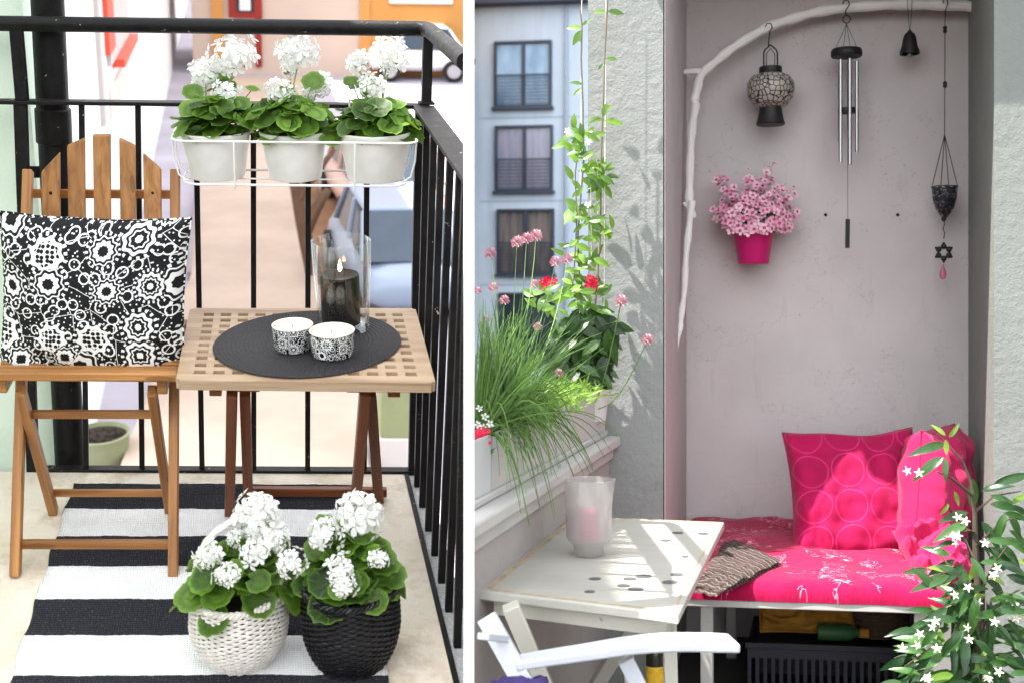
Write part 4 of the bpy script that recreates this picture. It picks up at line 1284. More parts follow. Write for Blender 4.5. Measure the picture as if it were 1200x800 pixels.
# ---- climber on strings
VLEAF = leafmat('climber_leaf', (.02, .06, .012), (.20, .36, .05), .35, .3)
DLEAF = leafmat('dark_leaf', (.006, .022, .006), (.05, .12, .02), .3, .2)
zv_ = (R @ V((A_P, b_pl, 1))).y - .12
vb_ = at_depth(684, 462, zv_)
vine = thing('climbing_vine', 'red flowered climber growing up strings beside the stuccoed wall', 'climber', vb_)
m = MB()
def vp(px, py, dz=0): return at_depth(px, py, zv_ + dz)
st1 = [(684, 470), (683, 400), (679, 330), (677, 280), (681, 225), (684, 190), (683, 120), (681, 70), (682, 30), (680, 12)]
st2 = [(690, 470), (694, 400), (700, 330), (704, 270), (704, 225), (705, 170), (707, 120), (709, 60), (712, 0), (713, -60)]
m.tube([vp(*p) for p in st1], .0028, 6); m.tube([vp(*p) for p in st2], .0028, 6)
m.tube([vp(672, 330), vp(676, 260), vp(674, 205), vp(678, 170)], .0022, 6)
m.build('stems', plain('vine_stem', (.13, .10, .06), .7, .2, 30, .1), vine)
m = MB()
for px in (682.5, 711): m.tube([vp(px - 4, 470, .02), vp(px, -120, .02)], .0011, 5)
m.tube([vp(693, 300, .02), vp(692, 190, .02)], .0011, 5); m.tube([vp(701, 300, .02), vp(700, 190, .02)], .0011, 5)
m.build('strings', WHITEWIRE, vine)
m = MB()
def vleaf(px, py, dx, dy, l, w=.42, mb=None, dz=0, droop=.25):
    z = zv_ + dz + random.uniform(-.05, .05)
    p = at_depth(px, py, z)
    d = V((dx, random.uniform(-.5, .2), -dy))
    lance_leaf(mb or m, p, d, V((random.uniform(-.5, .5), -1, random.uniform(.3, 1))), l * z / F, l * w * z / F, droop, .2, 5)
singles = [(682, 33, -1, -.1, 18), (682, 31, .6, -.6, 13), (681, 50, -.4, -1, 14), (681, 36, -.5, .9, 20), (684, 100, -.9, -.3, 18), (683, 104, -.7, .4, 14), (711, 14, -1, .0, 16), (712, 14, 1, 0, 20), (708, 75, -.5, .4, 10), (709, 70, 1, -.1, 15), (707, 140, -1, .05, 22), (708, 142, 1, .05, 24), (707, 138, .1, -1, 18), (709, 130, .5, -.5, 12)]
for px, py, dx, dy, l in singles: vleaf(px, py, dx, dy, l)
def cluster(px, py, rx, ry, n, l0, l1, mb=None, down=0.0, w=.42):
    for i in range(n):
        a = random.random() * 6.28; q = sqrt(random.random())
        vleaf(px + rx * q * cos(a), py + ry * q * sin(a), random.uniform(-1, 1), random.uniform(-1, .6) + down, random.uniform(l0, l1), w, mb)
cluster(676, 168, 14, 18, 20, 13, 24); cluster(690, 205, 22, 22, 32, 12, 20); cluster(703, 208, 12, 22, 15, 12, 20); cluster(676, 248, 10, 8, 9, 16, 24)
cluster(696, 262, 14, 14, 16, 14, 24); cluster(717, 268, 5, 4, 3, 14, 20); cluster(684, 300, 22, 20, 24, 13, 24); cluster(682, 340, 28, 18, 38, 13, 24); cluster(645, 352, 20, 16, 16, 13, 24)
m.build('leaves', VLEAF, vine, smooth=None)
m = MB()
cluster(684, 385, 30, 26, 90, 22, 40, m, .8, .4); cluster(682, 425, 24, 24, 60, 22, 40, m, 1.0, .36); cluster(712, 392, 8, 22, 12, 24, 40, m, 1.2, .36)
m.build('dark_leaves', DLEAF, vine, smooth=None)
for px, py, s_ in ((693, 331, 6.5), (645, 330, 5), (637, 331, 5)):
    fm = MB()
    for q in range(5): floret(fm, vp(px + random.uniform(-5, 5), py + random.uniform(-5, 5), -.03), V((random.uniform(-.6, .6), -1, random.uniform(-.4, .6))), s_ * zv_ / F, 5, .8, .5)
    fm.build('flower', RED, vine, smooth=None)
fm = MB()
for px, py in ((690, 166), (665, 154), (689, 240)): floret(fm, vp(px, py, -.04), V((random.uniform(-.5, .5), -1, .3)), 4.5 * zv_ / F)
fm.build('white_blossom', WPETAL, vine, smooth=None)
m = MB(); pk = zv_ / F
m.lathe([(.001, 0), (22 * pk, 0), (26 * pk, 34 * pk), (27 * pk, 36 * pk), (24 * pk, 34 * pk), (22 * pk, 28 * pk)], vp(688, 492) + V((0, 0, 0)), 24, caps=False)
m.build('pot', plain('grey_white_pot', (.55, .55, .54), .6, .1, 10, .1), vine)
# ---- house across the yard
BF = 37.0
def m_facade():
    t = NT('blue_grey_render')
    co = t.obj(); col = sr(188, 202, 216)
    n = t.noise(co, .5, 5, .6); st = t.noise(t.mapping(co, (1.6, 1, .12)), 1.0, 5, .7)
    c = t.ramp(n, [(.3, mul(col, .9)), (.7, mul(col, 1.04))])
    c = t.mix(t.ramp(st, [(.5, (0, 0, 0)), (.75, (.55, .55, .55))]), c, mul(col, .62))
    return t.done(t.bsdf(c, .9, 0, .2, t.bump(t.noise(co, 18, 4), .3, .02)))
FAC = m_facade()
NAVY = plain('navy_window_paint', (.025, .035, .06), .45, .1, 4, 0)
hb = thing('apartment_building', 'pale blue grey apartment building with dark framed windows across the yard', 'building', W(620, 400, b=BF))
q0, q1 = Q(551, 400, b=BF), Q(760, 400, b=BF)
poly = clip([(q0.x - 1, BF), (q1.x, BF), (q1.x, BF + 7), (q0.x - 1, BF + 7)], R, 1, kR)
def fp(px, py, off=0): return Q(px, py, b=BF - off)
m = MB(); m.prism([(p.x, p.y) for p in poly], -14, fp(620, 7).z); m.build('wall', FAC, hb, R, smooth=None)
poly2 = clip([(q0.x - 1, BF - .5), (q1.x, BF - .5), (q1.x, BF + 7), (q0.x - 1, BF + 7)], R, 1, kR)
m = MB()
for yj in (138, 236, 334): m.box(q0.x + .3, q1.x, BF - .012, BF - .001, fp(620, yj).z - .02, fp(620, yj).z + .02)
m.build('string_course', plain('grey_joint', sr(150, 162, 176), .8, .1, 2, 0), hb, R, smooth=None)
m = MB(); xdp = fp(664, 200).x; m.tube([(xdp, BF - .08, -14), (xdp, BF - .08, fp(620, 9).z)], .06, 10); m.build('downpipe', plain('grey_joint', sr(150, 162, 176), .8, .1, 2, 0), hb, R)
m = MB(); m.prism([(p.x, p.y) for p in poly2], fp(620, 7).z + .001, fp(620, -60).z); m.build('roof', plain('slate_roof', sr(70, 74, 92), .7, .1, 2, .1), hb, R, smooth=None)
def glassy(name, c0, c1, sx=1.2):
    t = NT(name)
    n = t.noise(t.mapping(t.obj(), (sx, 1, .5)), 1.5, 3)
    return t.done(t.bsdf(t.ramp(n, [(.35, c0), (.65, c1)]), .12, 0, .6))
wins = [(580, 647, 48, 127, glassy('painted_sky_glass', sr(96, 132, 166), sr(140, 172, 200))), (581, 648.5, 147, 225, glassy('curtained_glass', sr(128, 134, 154), sr(158, 150, 166), 4)),  # the blue pane carries a sky reflection in its colour
        (583, 650, 245, 322, glassy('brown_blind_glass', sr(78, 78, 84), sr(122, 112, 106), 5)), (585, 652, 343, 422, glassy('dim_glass', sr(42, 50, 58), sr(66, 76, 84)))]
for x0, x1, y0, y1, gm in wins:
    p, q = fp(x0, y1), fp(x1, y0)
    fw = .075
    m = MB()
    def bx(a0, a1, c0, c1, o0, o1): m.box(a0, a1, BF - o1, BF - o0, c0, c1)
    bx(p.x, p.x + fw, p.z, q.z, 0, .14); bx(q.x - fw, q.x, p.z, q.z, 0, .14)
    bx(p.x + fw + .001, q.x - fw - .001, q.z - fw, q.z, 0, .14); bx(p.x + fw + .001, q.x - fw - .001, p.z, p.z + fw, 0, .14)
    mx = (p.x + q.x) / 2 + .02
    bx(mx - .05, mx + .05, p.z + fw + .001, q.z - fw - .001, 0, .13)
    wo = m.build('window', NAVY, hb, R, smooth=None)
    m = MB(); bx(p.x + fw * .5, q.x - fw * .5, p.z + fw * .5, q.z - fw * .5, .004, .03); m.build('pane', gm, wo, R, smooth=None)
    m = MB()
    hh = (q.z - p.z)
    for k in range(9):
        zc_ = p.z + .10 + k * hh * .47 / 9
        bx(p.x + .03, q.x - .03, zc_, zc_ + (.05 if k == 8 else .022), .16, .19)
    m.build('guard_rail', NAVY, wo, R, smooth=None)
    m = MB(); bx(p.x - .06, q.x + .06, p.z - .08, p.z - .002, 0, .2); m.build('sill', NAVY, wo, R, smooth=None)
# ---- branch along the niche
BRANCH = plain('whitewashed_wood', (.72, .70, .67), .7, .08, 14, .5, 60)
br = thing('branch', 'whitewashed tree branch arching along the niche wall and carrying the chimes', 'branch', W(805, 300, b=b_bk - .2))
def br_pts(l):
    out = []
    for i in range(len(l) - 1):
        for q in range(5):
            t = q / 5
            g = [V((*l[max(0, min(len(l) - 1, i + d))],)) for d in (-1, 0, 1, 2)]
            out.append(.5 * (2 * g[1] + (g[2] - g[0]) * t + (2 * g[0] - 5 * g[1] + 4 * g[2] - g[3]) * t * t + (3 * g[1] - g[0] - 3 * g[2] + g[3]) * t ** 3))
    out.append(V(l[-1]))
    return out
up_l = [(1149, 8.5, .10), (1120, 7, .10), (1085, 6, .10), (1045, 6, .10), (1000, 9, .10), (960, 14, .10), (930, 22, .11), (905, 30, .12), (882, 42, .12), (858, 57, .13), (838, 73, .14), (822, 88, .15), (817, 105, .16), (814, 118, .17), (815, 126, .17), (811, 150, .18), (809, 185, .20), (808, 220, .22), (808, 240, .24), (812, 256, .24)]
dn_l = [(811, 236, .25), (808, 262, .27), (804, 300, .30), (802, 340, .33), (798, 372, .36), (797, 385, .37), (791, 410, .40), (789, 430, .42)]
def brad(i, n, r0, r1): return (r0 + (r1 - r0) * i / n) * 4.55 / F
for l, r0, r1 in ((up_l, 6.3, 4.6), (dn_l, 4.2, 2.8)):
    pts = br_pts(l)
    n = len(pts)
    m = MB(); m.tube([W(p.x, p.y, b=b_bk - p.z) for p in pts], [brad(i, n, r0, r1) * (1 + .10 * sin(i * 1.1) + random.uniform(-.05, .05)) for i in range(n)], 10)
    m.build('limb', BRANCH, br)
m = MB(); m.tube([W(824, 84, b=b_bk - .15), W(812, 84, b=b_bk - .15), W(802, 85, b=b_bk - .14)], [.012, .012, .010], 8); m.build('twig', BRANCH, br)
m = MB(); m.tube([W(806, 243, b=b_bk - .24), W(801, 238, b=b_bk - .24)], [.010, .006], 8); m.build('twig', BRANCH, br)
# ---- hanging things
bh = b_bk - .14
def HP(px, py): return W(px, py, b=bh)
ks = HP(950, 100).y / F
DARKM = plain('dark_metal', (.018, .017, .018), .5, .25, 40, .3, 90, metal=.4)
STEEL = plain('brushed_steel', (.36, .36, .37), .35, .06, 60, 0, metal=1)
def m_lantern():
    t = NT('mosaic_lantern_glass')
    co = t.attr()
    e = t.vor(co, 52, 'DISTANCE_TO_EDGE', .7)
    l = t.math('LESS_THAN', e, .085)
    c = t.ramp(t.noise(co, 20, 3), [(.35, (.30, .29, .275)), (.65, (.40, .35, .29))])
    return t.done(t.bsdf(t.mix(l, c, (.012, .011, .011)), .35, 0, .5, t.bump(t.math('MULTIPLY', l, 1), .5, .003)))
def latpx(mb, cx, prof, n=32):
    """lathe from pixel profile (radius px, y px) on the hanging plane"""
    y0 = prof[0][1]
    mb.lathe([(max(r * ks, .0004), (y0 - y) * ks) for r, y in prof], HP(cx, y0), n, caps=False)
def hook(mb, x, y0, y1, r=.0026, s=4):
    mb.tube([HP(x - s, y0 + 4), HP(x - s * .6, y0), HP(x + s * .6, y0), HP(x + s, y0 + 5), HP(x + s * .3, y0 + 9), HP(x - .5, y1 - 5), HP(x, y1)], r, 6)
lan = thing('hanging_lantern', 'round mosaic glass lantern hanging from the whitewashed branch', 'lantern', HP(903, 147))
m = MB(); hook(m, 901, 28, 56); m.build('hook', DARKM, lan)
m = MB(); m.tube([HP(895, 80), HP(895, 62), HP(897, 58), HP(903, 53), HP(909, 58), HP(911, 62), HP(911, 80)], .0032, 8)
m.tube([HP(898, 80), HP(898, 64), HP(903, 57), HP(908, 64), HP(908, 80)], .002, 6); m.build('handle', DARKM, lan)
m = MB(); latpx(m, 903, [(1, 88), (12.5, 87), (13.5, 85), (13, 79), (11, 78.5), (1, 78)]); m.build('cap', DARKM, lan)
m = MB(); latpx(m, 903, [(12, 127), (20, 123), (25.5, 115), (27.8, 106), (27, 97), (22, 89.5), (12, 86)], 40); m.build('globe', m_lantern(), lan)
m = MB(); latpx(m, 903, [(1, 147), (16, 147), (17, 145.5), (15.5, 141), (14, 134), (13, 127), (1, 126)]); m.build('base', DARKM, lan)
wc = thing('wind_chime', 'long wind chime of steel tubes under a dark wooden disc on the branch', 'wind chime', HP(992, 291))
m = MB(); hook(m, 991.5, 1, 18); m.tube([HP(992 + 4.5 * cos(a * .524), 23 + 4.5 * sin(a * .524)) for a in range(12)], .0022, 6, closed=True); m.build('hook', DARKM, wc)
m = MB()
for dx, dy in ((-13, 0), (13, 0), (0, -.05), (0, .05)): m.tube([HP(992, 28), HP(992 + dx, 58) + V((0, dy, 0))], .0012, 5)
for tx, dz in ((982.5, -.03), (992, -.045), (1004, .0), (998, .04), (987, .035)): m.tube([HP(tx, 64) + V((0, dz, 0)), HP(tx, 74) + V((0, dz, 0))], .0009, 4)
m.tube([HP(993, 64), HP(993.5, 258)], .001, 5); m.build('cords', plain('dark_cord', (.05, .05, .05), .8, .1, 20, 0), wc)
m = MB(); latpx(m, 992, [(1, 67), (17, 67), (18, 65), (18, 61), (16.5, 58), (1, 57.5)]); m.build('disc', DARKM, wc)
for tx, y1, dz in ((982.5, 192, -.03), (992, 195, -.045), (1004, 178, .0), (998, 150, .04), (987, 165, .035)):
    m = MB(); m.tube([HP(tx, 72) + V((0, dz, 0)), HP(tx, y1) + V((0, dz, 0))], 2.1 * ks, 12); m.build('chime_tube', STEEL, wc)
m = MB(); latpx(m, 992.5, [(1, 133), (9.5, 133), (10, 131), (9.5, 127), (1, 126.5)], 24); m.build('striker', DARKM, wc)
m = MB(); a0, a1 = HP(993.5, 257), HP(993, 291); m.beam(a1, a0, 5 * ks, .006, up=(0, 1, 0)); m.build('sail', DARKM, wc, bevel=.001)
bl = thing('hanging_bell', 'small dark metal bell hanging from the branch right of the chime', 'bell', HP(1066, 67))
m = MB(); m.tube([HP(1063, -4), HP(1064.5, 20), HP(1066, 37)], .0012, 5); m.tube([HP(1069, -4), HP(1068, 20), HP(1066.5, 37)], .0012, 5); m.build('cord', plain('dark_cord', (.05, .05, .05), .8, .1, 20, 0), bl)
m = MB(); latpx(m, 1066, [(9, 63), (11.3, 64), (11, 61), (8.8, 54), (7.6, 46), (6, 41), (3, 38.5), (1.5, 36), (.2, 35.5)], 28); m.build('body', DARKM, bl)
m = MB(); m.ball(HP(1066, 64.5), 3.2 * ks, 10, 6); m.build('clapper', STEEL, bl)
hg = thing('hanging_candle_holder', 'long hanging glass candle holder with star and pink bead at the right of the branch', 'candle holder', HP(1106, 328))
m = MB(); hook(m, 1108, 0, 20, .0022, 3); m.tube([HP(1107.5, 18), HP(1107, 158)], .0016, 6)
for y in (33, 37, 98, 101): m.ball(HP(1107.4, y), 2.6 * ks, 8, 6)
m.build('chain', DARKM, hg)
m = MB()
for dx, dy in ((-14.5, 0), (15, 0), (-1, -.05), (1, .05)): m.tube([HP(1107, 158), HP(1107 + dx, 218) + V((0, dy, 0))], .0016, 6)
m.tube([HP(1107 + 15 * cos(a * .2618), 219) + V((0, 15 * ks * sin(a * .2618), 0)) for a in range(24)], .0016, 6, closed=True)
m.build('frame', DARKM, hg)
def m_hglass():
    t = NT('patterned_dark_glass')
    n = t.noise(t.obj(), 55, 3, dist=1.5)
    d = t.bsdf((.02, .02, .022), .3); g = t.n('BsdfTransparent'); t.set(g.inputs[0], (.85, .87, .9))
    return t.done(t.mixsh(t.ramp(n, [(.46, (0, 0, 0)), (.5, (1, 1, 1))]), d, g))
m = MB(); latpx(m, 1107, [(.3, 258), (4, 254), (10, 245), (13.5, 234), (14.6, 219), (13.6, 219), (12.4, 234), (9, 243.5), (3, 251), (.3, 253)], 28); m.build('glass_cup', m_hglass(), hg)
m = MB(); m.tube([HP(1106, 258), HP(1107, 263), HP(1105, 268), HP(1107, 273), HP(1106, 280)], .0018, 6); m.ball(HP(1106, 257), 3 * ks, 8, 6); m.build('link', DARKM, hg)
m = MB()
for k in range(6):
    a = pi / 6 + k * pi / 3
    m.ball(HP(1106 + 7 * cos(a), 296 + 7 * sin(a)), 3.5 * ks, 8, 6, sz=1)
    m.ball(HP(1106 + 10.5 * cos(a), 296 + 10.5 * sin(a)), 1.6 * ks, 6, 4)
m.tube([HP(1106 + 6.5 * cos(a * .524), 296 + 6.5 * sin(a * .524)) for a in range(12)], .004, 6, closed=True)
m.build('star', DARKM, hg)
def m_bead():
    t = NT('pink_bead_glass'); return t.done(t.bsdf((.85, .25, .38), .05, trans=.7))
m = MB(); m.tube([HP(1106, 308), HP(1105.5, 316)], .0014, 5); latpx(m, 1105, [(.2, 328), (3, 326.5), (4.2, 322), (3, 317), (1, 312.5), (.2, 311)], 14); m.build('bead', m_bead(), hg)
# ---- pink pot with flowers on the wall
MAGP = plain('magenta_plastic', sr(182, 22, 100), .4, .04, 10, .03)
bp_ = b_bk - .125
pk = W(883, 300, b=bp_).y / F
pot = thing('pink_flower_pot', 'bright pink pot of mauve flowers hung on the niche wall', 'potted plant', W(883, 309, b=bp_))
p0 = W(883, 309.5, b=bp_)
m = MB(); hh = 41 * pk; m.lathe([(.0005, 0), (17 * pk, 0), (17.8 * pk, .003), (24 * pk, hh * .97), (25 * pk, hh), (24 * pk, hh + .002), (23 * pk, hh - .003), (21.5 * pk, hh * .75)], p0, 40, caps=False); m.build('pot', MAGP, pot)
m = MB(); m.lathe([(.0005, hh * .9), (23 * pk, hh * .86)], p0, 20, caps=False); m.build('soil', SOIL, pot)
MAUVE = petal('mauve_petal', sr(216, 152, 178), sr(240, 208, 218), .2)
MAGE = petal('magenta_eye', sr(170, 40, 100), sr(190, 60, 120), .1)
m, me_, lf, sm = MB(), MB(), MB(), MB()
top = p0 + V((0, 0, hh))
spk = [(842, 206), (856, 222), (875, 204), (890, 215), (906, 191), (921, 215), (930, 222), (846, 240), (862, 245), (936, 245), (838, 250), (900, 235), (916, 250), (880, 240), (850, 258), (925, 262)]
def addfl(px, py, dz, s):
    p = W(px, py, b=bp_ + dz)
    n = (p - top) + V((random.uniform(-.06, .06), -.12, random.uniform(-.03, .06)))
    floret(m, p, n, s * pk, 5, .8, .3)
    nn = n.normalized(); floret(me_, p + nn * .0012, nn, s * .38 * pk, 5, .9, .2)
for sx, sy in spk:
    tip = W(sx, sy, b=bp_ + random.uniform(-.08, .04))
    sm.tube([top - V((0, 0, .02)), top.lerp(tip, .5) + V((0, -.01, .01)), tip], [.0018, .0015, .001], 5)
    for k in range(24):
        t = random.uniform(.0, .6)
        addfl(sx + (883 - sx) * t + random.uniform(-9, 9) * (.35 + t), sy + (262 - sy) * t + random.uniform(-6, 8), random.uniform(-.10, .05), random.uniform(4.2, 6.2))
for k in range(60): addfl(random.uniform(850, 916), random.uniform(240, 270), random.uniform(-.12, -.03), random.uniform(4.5, 6.5))
for k in range(10): addfl(858 + k * 5 + random.uniform(-2, 2), 268 + random.uniform(-3, 5), -.105 - .01 * random.random(), 5.5)
for k in range(110):
    d = V((random.gauss(0, .7), random.gauss(-.2, .6), random.uniform(.0, 1)))
    lance_leaf(lf, top + V((random.uniform(-.06, .06), random.uniform(-.06, .05), random.uniform(0, .06))), d, V((random.uniform(-.5, .5), -1, .5)), random.uniform(.03, .07), .016, .3, .2, 4)
m.build('blossoms', MAUVE, pot, smooth=None); me_.build('blossom_eyes', MAGE, pot, smooth=None); lf.build('leaves', DLEAF, pot, smooth=None); sm.build('stems', GERSTEM, pot)
m = MB()
m.tube([(p0.x + 24.6 * pk * cos(a * pi / 16), p0.y + 24.6 * pk * sin(a * pi / 16), p0.z + hh * .9) for a in range(32)], .0022, 6, closed=True)
m.tube([(p0.x, p0.y + 24.6 * pk, p0.z + hh * .9), (p0.x, p0.y + .11, p0.z + hh * 1.05), (p0.x, p0.y + .122, p0.z + hh * 1.3)], .0024, 6)
m.build('hanger', DARKM, pot)
# ---- bench
CB = .43
b_bf = Q(950, 706, c=CB).y
a_b0, a_b1 = a_rb + .012, Q(1118, 711, c=CB).x
def painted(name, col, chips=.72, rough=.5):
    t = NT(name)
    co = t.attr()
    g = t.noise(t.mapping(co, (3, 70, 70)), 1.0, 5, .6)
    n = t.noise(t.obj(), 5, 5, .6)
    ch = t.math('GREATER_THAN', t.noise(t.obj(), 34, 6, .72), chips)
    c = t.ramp(n, [(.3, mul(col, .88)), (.7, mul(col, 1.04))])
    c = t.mix(t.math('MULTIPLY', t.math('GREATER_THAN', g, .63), .14), c, mul(col, .6))
    c = t.mix(ch, c, (.24, .17, .10))
    h = t.math('SUBTRACT', g, t.math('MULTIPLY', ch, .6))
    return t.done(t.bsdf(c, rough, 0, .35, t.bump(h, .35, .0025)))
BW = painted('white_furniture_paint', (.46, .44, .42))
BW2 = painted('worn_white_paint', (.50, .48, .42), .68)
print('bench', b_bf, b_bk, a_b0, a_b1, 'niche a', a_rv, a_rb, a_rr, a_rrb)
bench = thing('bench', 'white wooden bench with open front filling the niche', 'bench', R @ V(((a_b0 + a_b1) / 2, (b_bf + b_bk) / 2, 0)))
b_be = b_bk - .012
m = MB(); m.box(a_b0, a_b1, b_bf, b_be, CB - .022, CB); m.build('seat_board', BW, bench, R, bevel=.003)
for px, bb in ((828, b_bf + .03), (1079, b_bf + .03), (857, b_be - .3), (1066, b_be - .3)):
    x = Q(px, 760, b=bb).x
    m = MB(); m.box(x - .0185, x + .0185, bb, bb + .037, 0, CB - .0225); m.build('leg', BW, bench, R, bevel=.002)
m = MB(); m.box(Q(1079, 760, b=b_bf + .03).x + .021, a_b1 - .002, b_bf + .07, b_be - .02, .0, CB - .023); m.build('end_panel', GREYW, bench, R, smooth=None)
def m_seat():
    t = NT('magenta_floral_cotton')
    co = t.attr()
    n = t.noise(t.mapping(co, (1, 1, 1), (3, 1, 0)), 9, 3, .5, dist=2.2)
    ln = t.math('LESS_THAN', t.math('ABSOLUTE', t.math('SUBTRACT', n, .5)), .012)
    v = t.vor(co, 15)
    blos = t.math('LESS_THAN', t.math('ADD', v, t.math('MULTIPLY', t.noise(co, 60, 2), .12)), .22)
    msk = t.math('GREATER_THAN', t.noise(co, 5, 2), .52)
    f = t.math('MULTIPLY', t.math('MAXIMUM', ln, blos), msk)
    base = t.ramp(t.noise(co, 6, 4), [(.3, sr(142, 6, 54)), (.7, sr(164, 10, 68))])
    c = t.mix(t.math('MULTIPLY', f, .6), base, sr(232, 170, 186))
    return t.done(t.bsdf(c, .85, 0, .15, t.bump(t.math('ADD', t.noise(co, 26, 4), t.math('MULTIPLY', t.noise(co, 300, 2), .15)), .6, .012), sheen=.1))
m = MB()
ct_ = CB + .058
def seatf(u, v):
    x, y = u * 2 - 1, v * 2 - 1
    e = (max(0, 1 - abs(x) ** 26) * max(0, 1 - abs(y) ** 26)) ** .4
    z = CB + .001 + (ct_ - CB) * e + .012 * e * mnoise.noise(V((u * 7, v * 6, 2))) + .003 * e * mnoise.noise(V((u * 20, v * 17, 5)))
    return V((a_b0 + .006 + (a_b1 - a_b0 - .012) * u + .006 * mnoise.noise(V((v * 5, 1, u))), b_bf - .004 + (b_be - b_bf) * v + .006 * mnoise.noise(V((u * 6, 3, v))), z))
# sample more densely near the edges
def dens(t): return .5 - .5 * cos(pi * t) if True else t
m.grid(lambda u, v: seatf(dens(u), dens(v)), 90, 80, lambda u, v: V((dens(u) * 1.1, dens(v) * 1.2, 0)))
tag(m.build('seat_cushion', m_seat(), M=R, smooth=60), 'long flat magenta floral seat cushion on the white bench', 'cushion')
# ---- cushions
def m_circles():
    t = NT('magenta_circle_cotton')
    co = t.attr()
    s = t.vmath('SCALE', co); s.node.inputs['Scale'].default_value = 7.6
    masks = []
    for off in ((0, 0, 0), (.5, .5, 0)):
        fr = t.vmath('FRACTION', t.vmath('ADD', s, off))
        d = t.vmath('DISTANCE', t.vmath('MULTIPLY', fr, (1, 1, 0)), (.5, .5, 0))
        masks.append(t.math('LESS_THAN', t.math('ABSOLUTE', t.math('SUBTRACT', d, .455)), .016))
    base = t.ramp(t.noise(co, 8, 4), [(.3, sr(138, 4, 60)), (.7, sr(158, 7, 70))])
    c = t.mix(t.math('MULTIPLY', masks[0], .32), base, sr(224, 70, 140))
    return t.done(t.bsdf(c, .8, 0, .2, t.bump(t.noise(t.obj(), 350, 2), .25, .002), sheen=.1))
MAGC = plain('magenta_cotton', sr(168, 8, 76), .85, .06, 9, .25, 300, sheen=.1)
zc = 4.12
cw = at_depth(1009, 585, zc); k_ = zc / F
tl = radians(24)
pillow('circle_cushion', 'large magenta square cushion with a pattern of circles on the bench', 'cushion', m_circles(), cw + V((0, .09, 0)), V((1, -.03, .03)), V((.02, sin(tl), cos(tl))), 158 * k_, 150 * k_ / cos(tl), .20, 11, .085, wr=.011, sag=.16)
zc = 4.12
pillow('magenta_cushion', 'plain magenta cushion standing against the right wall of the niche', 'cushion', MAGC, at_depth(1101, 574, zc) + V((0, .05, 0)), V((.58, .8, 0)), V((.12, .16, .95)), .40, 146 * zc / F, .25, 4, .06, wr=.02, sag=.22)
zc = 3.86
pillow('crumpled_cushion', 'small crumpled magenta cushion lying in front of the plain cushion', 'cushion', MAGC, at_depth(1096, 648, zc), V((.95, .1, .05)), V((-.1, .75, .55)), 76 * zc / F, .22, .12, 8, .05, wr=.03, sag=.2)
# ---- folded knitted throw
def m_knit():
    t = NT('striped_knit')
    co = t.attr()
    w = t.n('TexWave', wave_type='BANDS', bands_direction='Y'); t.set(w.inputs[0], co)
    w.inputs['Scale'].default_value = 9; w.inputs['Distortion'].default_value = 3; w.inputs['Detail'].default_value = 2; w.inputs['Detail Scale'].default_value = 2.2
    c = t.ramp(w.outputs['Fac'], [(.25, sr(72, 62, 60)), (.45, sr(94, 82, 78)), (.56, sr(150, 140, 134)), (.68, sr(90, 78, 74)), (.85, sr(64, 54, 52))])
    return t.done(t.bsdf(c, .95, 0, .1, t.bump(t.math('ADD', w.outputs['Fac'], t.noise(co, 160, 2)), .7, .006)))
KNIT = m_knit()
kc = [Q(850, 628, c=ct_ + .02), Q(913, 656, c=ct_ + .02), Q(839, 692, c=ct_ + .02), Q(806, 684, c=ct_ + .02)]
m = MB()
for lay in range(3):
    off = V((.012 * lay, .02 * lay, 0))
    sh = 1 - .05 * lay
    cen = sum(kc, V((0, 0, 0))) / 4
    kk = [cen + (p - cen) * sh + off for p in kc]
    def kf(u, v, kk=kk, lay=lay):
        p = kk[3].lerp(kk[2], u).lerp(kk[0].lerp(kk[1], u), v)
        e = min(1, 9 * min(u, v, 1 - u, 1 - v))
        return V((p.x + .006 * mnoise.noise(V((u * 4, v * 4, lay))), p.y + .008 * mnoise.noise(V((u * 4, v * 4, lay + 7))), ct_ + .003 + lay * .006 + .007 * e ** .5 + .006 * mnoise.noise(V((u * 6, v * 6, lay * 2)))))
    m.grid(kf, 30, 30, lambda u, v, lay=lay: V((u * .3, v * .34 + lay * .1, lay)))
    def kb2(u, v, kf=kf):
        p = kf(u, v); p.z -= .006 * min(1, 9 * min(u, v, 1 - u, 1 - v)) ** .5; return p
    m.grid(kb2, 30, 30, lambda u, v, lay=lay: V((u * .3, v * .34 + lay * .1, lay)), flip=True)
tag(m.build('knitted_throw', KNIT, M=R, smooth=60), 'folded brown and cream striped knitted throw on the bench beside the table', 'throw')
# ---- white folding table
t0, t1, t2, t3 = Q(561, 691, c=TC), Q(795, 719, c=TC), Q(849, 611, c=TC), Q(671, 604, c=TC)
tb = thing('wall_table', 'white painted folding table with worn edges against the parapet', 'table', R @ (sum((t0, t1, t2, t3), V()) / 4 - V((0, 0, TC))))
tt = .021
TW = painted('white_table_paint', (.385, .375, .335), .73, .42)
m = MB(); m.prism([(p.x, p.y) for p in (t0, t1, t2, t3)], TC - tt, TC); m.build('tabletop', TW, tb, R, bevel=.004)
WORN = plain('worn_brown_edge', sr(172, 150, 118), .7, .35, 20, .3)
m = MB()
cen = sum((t0, t1, t2, t3), V()) / 4
def ins(p, d): 
    return p + (cen - p).normalized() * d
q = [t0, t1, t2, t3]
for i, (w_) in enumerate((.0035, .0035, .003, .009)):
    p, r_ = q[i], q[(i + 1) % 4]
    e = (r_ - p).normalized(); n_ = V((-e.y, e.x, 0))
    a0 = p + e * .02 + n_ * .012; a1 = r_ - e * .02 + n_ * .012
    m.prism([(a0.x, a0.y), (a1.x, a1.y), ((a1 + n_ * w_).x, (a1 + n_ * w_).y), ((a0 + n_ * w_).x, (a0 + n_ * w_).y)], TC + .0004, TC + .0016)
m.build('edge_strip', WORN, tb, R, smooth=None)
